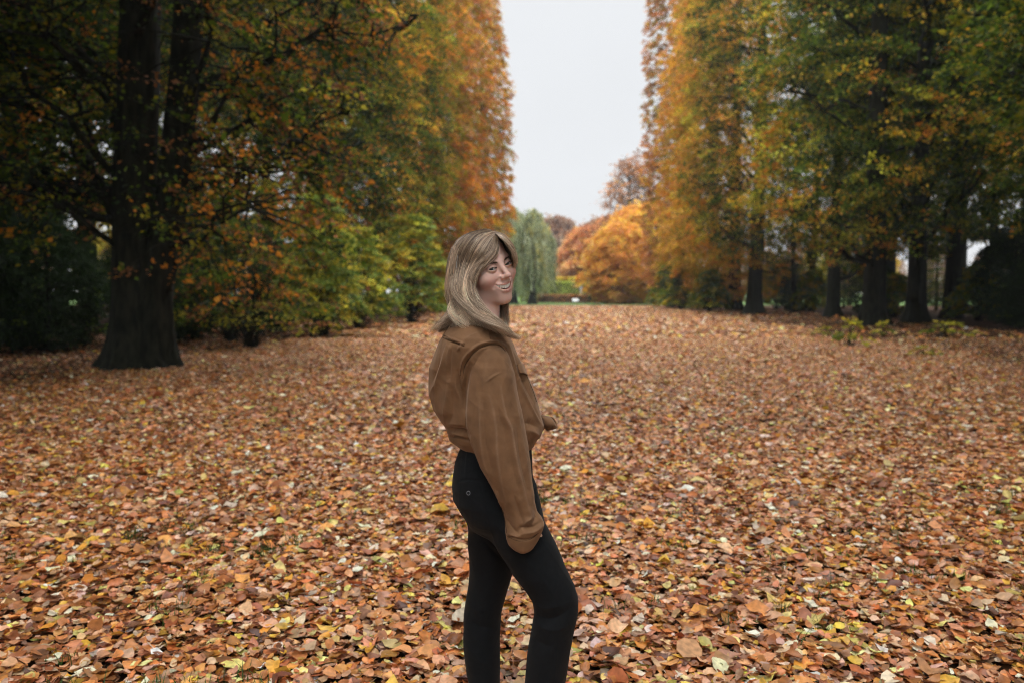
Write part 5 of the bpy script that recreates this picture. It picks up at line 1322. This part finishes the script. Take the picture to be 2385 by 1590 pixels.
        return mesh_np(name, VV, np.concatenate(FF), m, parent, vcol=np.tile(colr, (len(VV), 1)), smooth=True)
    cuff = [[(1250,962,.05),(1263,974,.035),(1266,988,.03),(1272,1000,.035)],
            [(1262,966,.03),(1268,976,.0),(1272,990,-.01),(1276,1001,.01)],
            [(1272,968,.03),(1283,977,-.01),(1288,989,-.02),(1290,998,.0)],
            [(1280,970,.04),(1288,978,.01),(1294,989,.0),(1297,995,.02)]]
    sheet_mesh("cuff", cuff, .0035, base * .8, shirt)
    cuff2 = [[(1262,970,.10),(1276,969,.08),(1288,971,.06)], [(1266,985,.11),(1284,982,.085),(1296,984,.055)], [(1268,998,.10),(1284,998,.07),(1298,996,.04)]]
    sheet_mesh("cuff", cuff2, .0035, base * 1.1, shirt)
    # chest pocket flap on the front
    pk = [[(1205,848,-.110),(1213,846,-.08),(1220,850,-.03)], [(1208,858,-.112),(1217,858,-.083),(1224,862,-.03)], [(1212,868,-.112),(1221,869,-.086),(1229,874,-.03)]]
    sheet_mesh("pocket_flap", pk, .004, base * 1.15, shirt)
    return shirt

LEG_NEAR = [(1130,1095,1250,-.045,.085),(1160,1100,1256,-.055,.090),(1192,1112,1264,-.065,.095),(1218,1126,1270,-.070,.096),(1263,1150,1295,-.078,.092),(1312,1180,1315,-.085,.086),(1333,1191,1325,-.088,.083),(1361,1214,1338,-.090,.078),(1385,1232,1345,-.092,.074),(1399,1240,1347,-.092,.072),(1425,1244,1346,-.092,.070),(1459,1238,1338,-.090,.070),(1515,1229,1327,-.086,.070),(1590,1223,1316,-.08,.070),(1700,1214,1304,-.07,.068),(1768,1210,1298,-.07,.068)]
LEG_FAR = [(1130,1060,1200,.05,.085),(1162,1062,1195,.055,.09),(1192,1077,1195,.06,.094),(1218,1089,1198,.065,.094),(1240,1091,1200,.07,.092),(1262,1089,1200,.075,.090),(1301,1094,1196,.085,.086),(1333,1094,1192,.088,.082),(1361,1091,1184,.09,.078),(1399,1085,1174,.092,.074),(1429,1080,1166,.092,.072),(1489,1078,1164,.092,.070),(1540,1083,1164,.092,.068),(1590,1092,1164,.092,.068),(1690,1097,1164,.09,.066),(1742,1098,1166,.09,.066)]
HIPS = [(1000,1086,1225,0,.120),(1026,1079,1236,0,.122),(1045,1071,1238,0,.128),(1068,1062,1239,0,.136),(1105,1055,1241,0,.146),(1132,1053,1246,0,.150),(1162,1057,1254,-.005,.150),(1192,1075,1258,-.005,.145),(1215,1090,1250,-.005,.125),(1235,1105,1235,0,.10)]
TFOLDS = [([(1122,1255),(1140,1275),(1165,1300),(1190,1330)], 3.5, -.007, 0), ([(1128,1250),(1150,1272),(1176,1300),(1196,1328)], 5, .004, 0), ([(1245,1425),(1270,1440),(1300,1436),(1330,1415)], 6, -.007, 0), ([(1243,1445),(1268,1462),(1300,1465),(1325,1450)], 6, .006, 0),
          ([(1240,1405),(1270,1415),(1300,1410)], 5, .005, 0), ([(1240,1480),(1265,1500),(1290,1505)], 7, -.005, 0), ([(1092,1235),(1110,1245),(1140,1250)], 5, -.006, 0), ([(1088,1215),(1120,1228),(1150,1232)], 5, .005, 0), ([(1085,1500),(1110,1530),(1140,1560)], 8, .005, 0), ([(1090,1440),(1120,1460),(1150,1462)], 7, -.005, 0),
          ([(1080,1400),(1110,1418),(1150,1420)], 6, .004, 0), ([(1090,1040),(1086,1080),(1085,1110)], 2, .002, 0), ([(1068,1120),(1090,1116),(1118,1118)], 2, -.003, 0), ([(1110,1100),(1125,1150),(1140,1220),(1160,1280)], 2, .002, 0), ([(1300,1470),(1296,1530),(1290,1590)], 2, .002, 0)]
def build_trousers(root):
    h = .0036
    xs, ys, zs, X, Y, Z = grid(-.22, .26, -.20, .20, .035, PP(1100, 990)[2], h)
    d = rowloft(X, Y, Z, HIPS, cap=.01)
    d = smin(d, smin(rowloft(X, Y, Z, LEG_NEAR, cap=.004), rowloft(X, Y, Z, LEG_FAR, cap=.004), .012), .02)
    V, F = surface_nets(d.astype(np.float32), xs, ys, zs); V = relax(V, F, 2, .5)
    N = vert_normals(V, F); V = V + N * wrinkle(V, 12, .0012)[:, None]
    V, _, _, _ = displace(V, F, TFOLDS, ylim=.14)
    m = noise_mat("black_trouser_cloth", (0.0042, 0.0050, 0.0060), (0.0065, 0.0076, 0.0090), scale=60, rough=.8, bump=.25, spec=.14, dist=.001)
    p = [n for n in m.node_tree.nodes if n.type == 'BSDF_PRINCIPLED'][0]; p.inputs["Sheen Weight"].default_value = .03; p.inputs["Sheen Roughness"].default_value = .5
    t = mesh_np("trousers", V, F, m, root, smooth=True)
    # metal ringed button of the back pocket
    c = PP(1091, 1147, -.142); a = np.linspace(0, 2 * np.pi, 24)
    ac = Acc(); ring = np.stack([c[0] + .0050 * np.cos(a), np.full(24, c[1] - .0005) + .08 * .0062 * np.cos(a), c[2] + .0058 * np.sin(a)], 1); ac.tube(ring, np.full(24, .0011), 8)
    ac.build("button", noise_mat("dull_metal", (0.10, 0.11, 0.12), (0.18, 0.19, 0.21), scale=50, rough=.35, bump=.02), t, smooth=True)
    for nm, pts in (("shoe", [(1245,1762,-.07),(1275,1768,-.075),(1310,1776,-.08),(1332,1782,-.085)]), ("shoe", [(1120,1738,.09),(1150,1744,.097),(1182,1750,.105),(1205,1756,.11)])):
        P = [PP(*q) for q in pts]; 
        for q_, z_ in zip(P, (.050, .045, .034, .026)): q_[2] = z_
        gx, gy, gz, GX, GY, GZ = grid(P[0][0] - .07, P[-1][0] + .07, P[0][1] - .07, P[0][1] + .09, -.002, .13, .004)
        s = chain(GX, GY, GZ, P, [.043, .040, .038, .030], .02); s = smin(s, cone(GX, GY, GZ, P[0] + [0, 0, 0], P[0] + [-.005, 0, .06], .040, .038), .02)
        s = smax(s, .004 - GZ, .004)
        v, f = surface_nets(s.astype(np.float32), gx, gy, gz); v = relax(v, f, 1)
        mesh_np(nm, v, f, noise_mat("black_leather", (0.012, 0.011, 0.010), (0.02, 0.018, 0.016), scale=40, rough=.4, bump=.1, spec=.5, dist=.001), root, smooth=True)

def build_person():
    root = empty("person", (-V0 * SYW, V0 * CYW, 0), YAW)
    tag(root, "smiling woman in a brown shirt and black trousers looking back over her shoulder", "person")
    build_body(root); build_face_parts(root); build_hair(root); build_shirt(root); build_trousers(root)
build_person()

# ------------------------------------------------------------------ damp autumn air
def build_haze():
    b = Acc(); b.box((0, 120, 21), (420, 330, 44.2)); m, N, L = new_mat("damp_air")
    out = N("ShaderNodeOutputMaterial"); v = N("ShaderNodeVolumePrincipled")
    v.inputs["Color"].default_value = (0.90, 0.93, 0.97, 1); v.inputs["Density"].default_value = HAZE; v.inputs["Anisotropy"].default_value = 0.2
    L(v.outputs[0], out.inputs["Volume"])
    tag(b.build("haze", m), "thin pale haze in the air over the whole avenue", kind="stuff")
HAZE = 0.0005
build_haze()
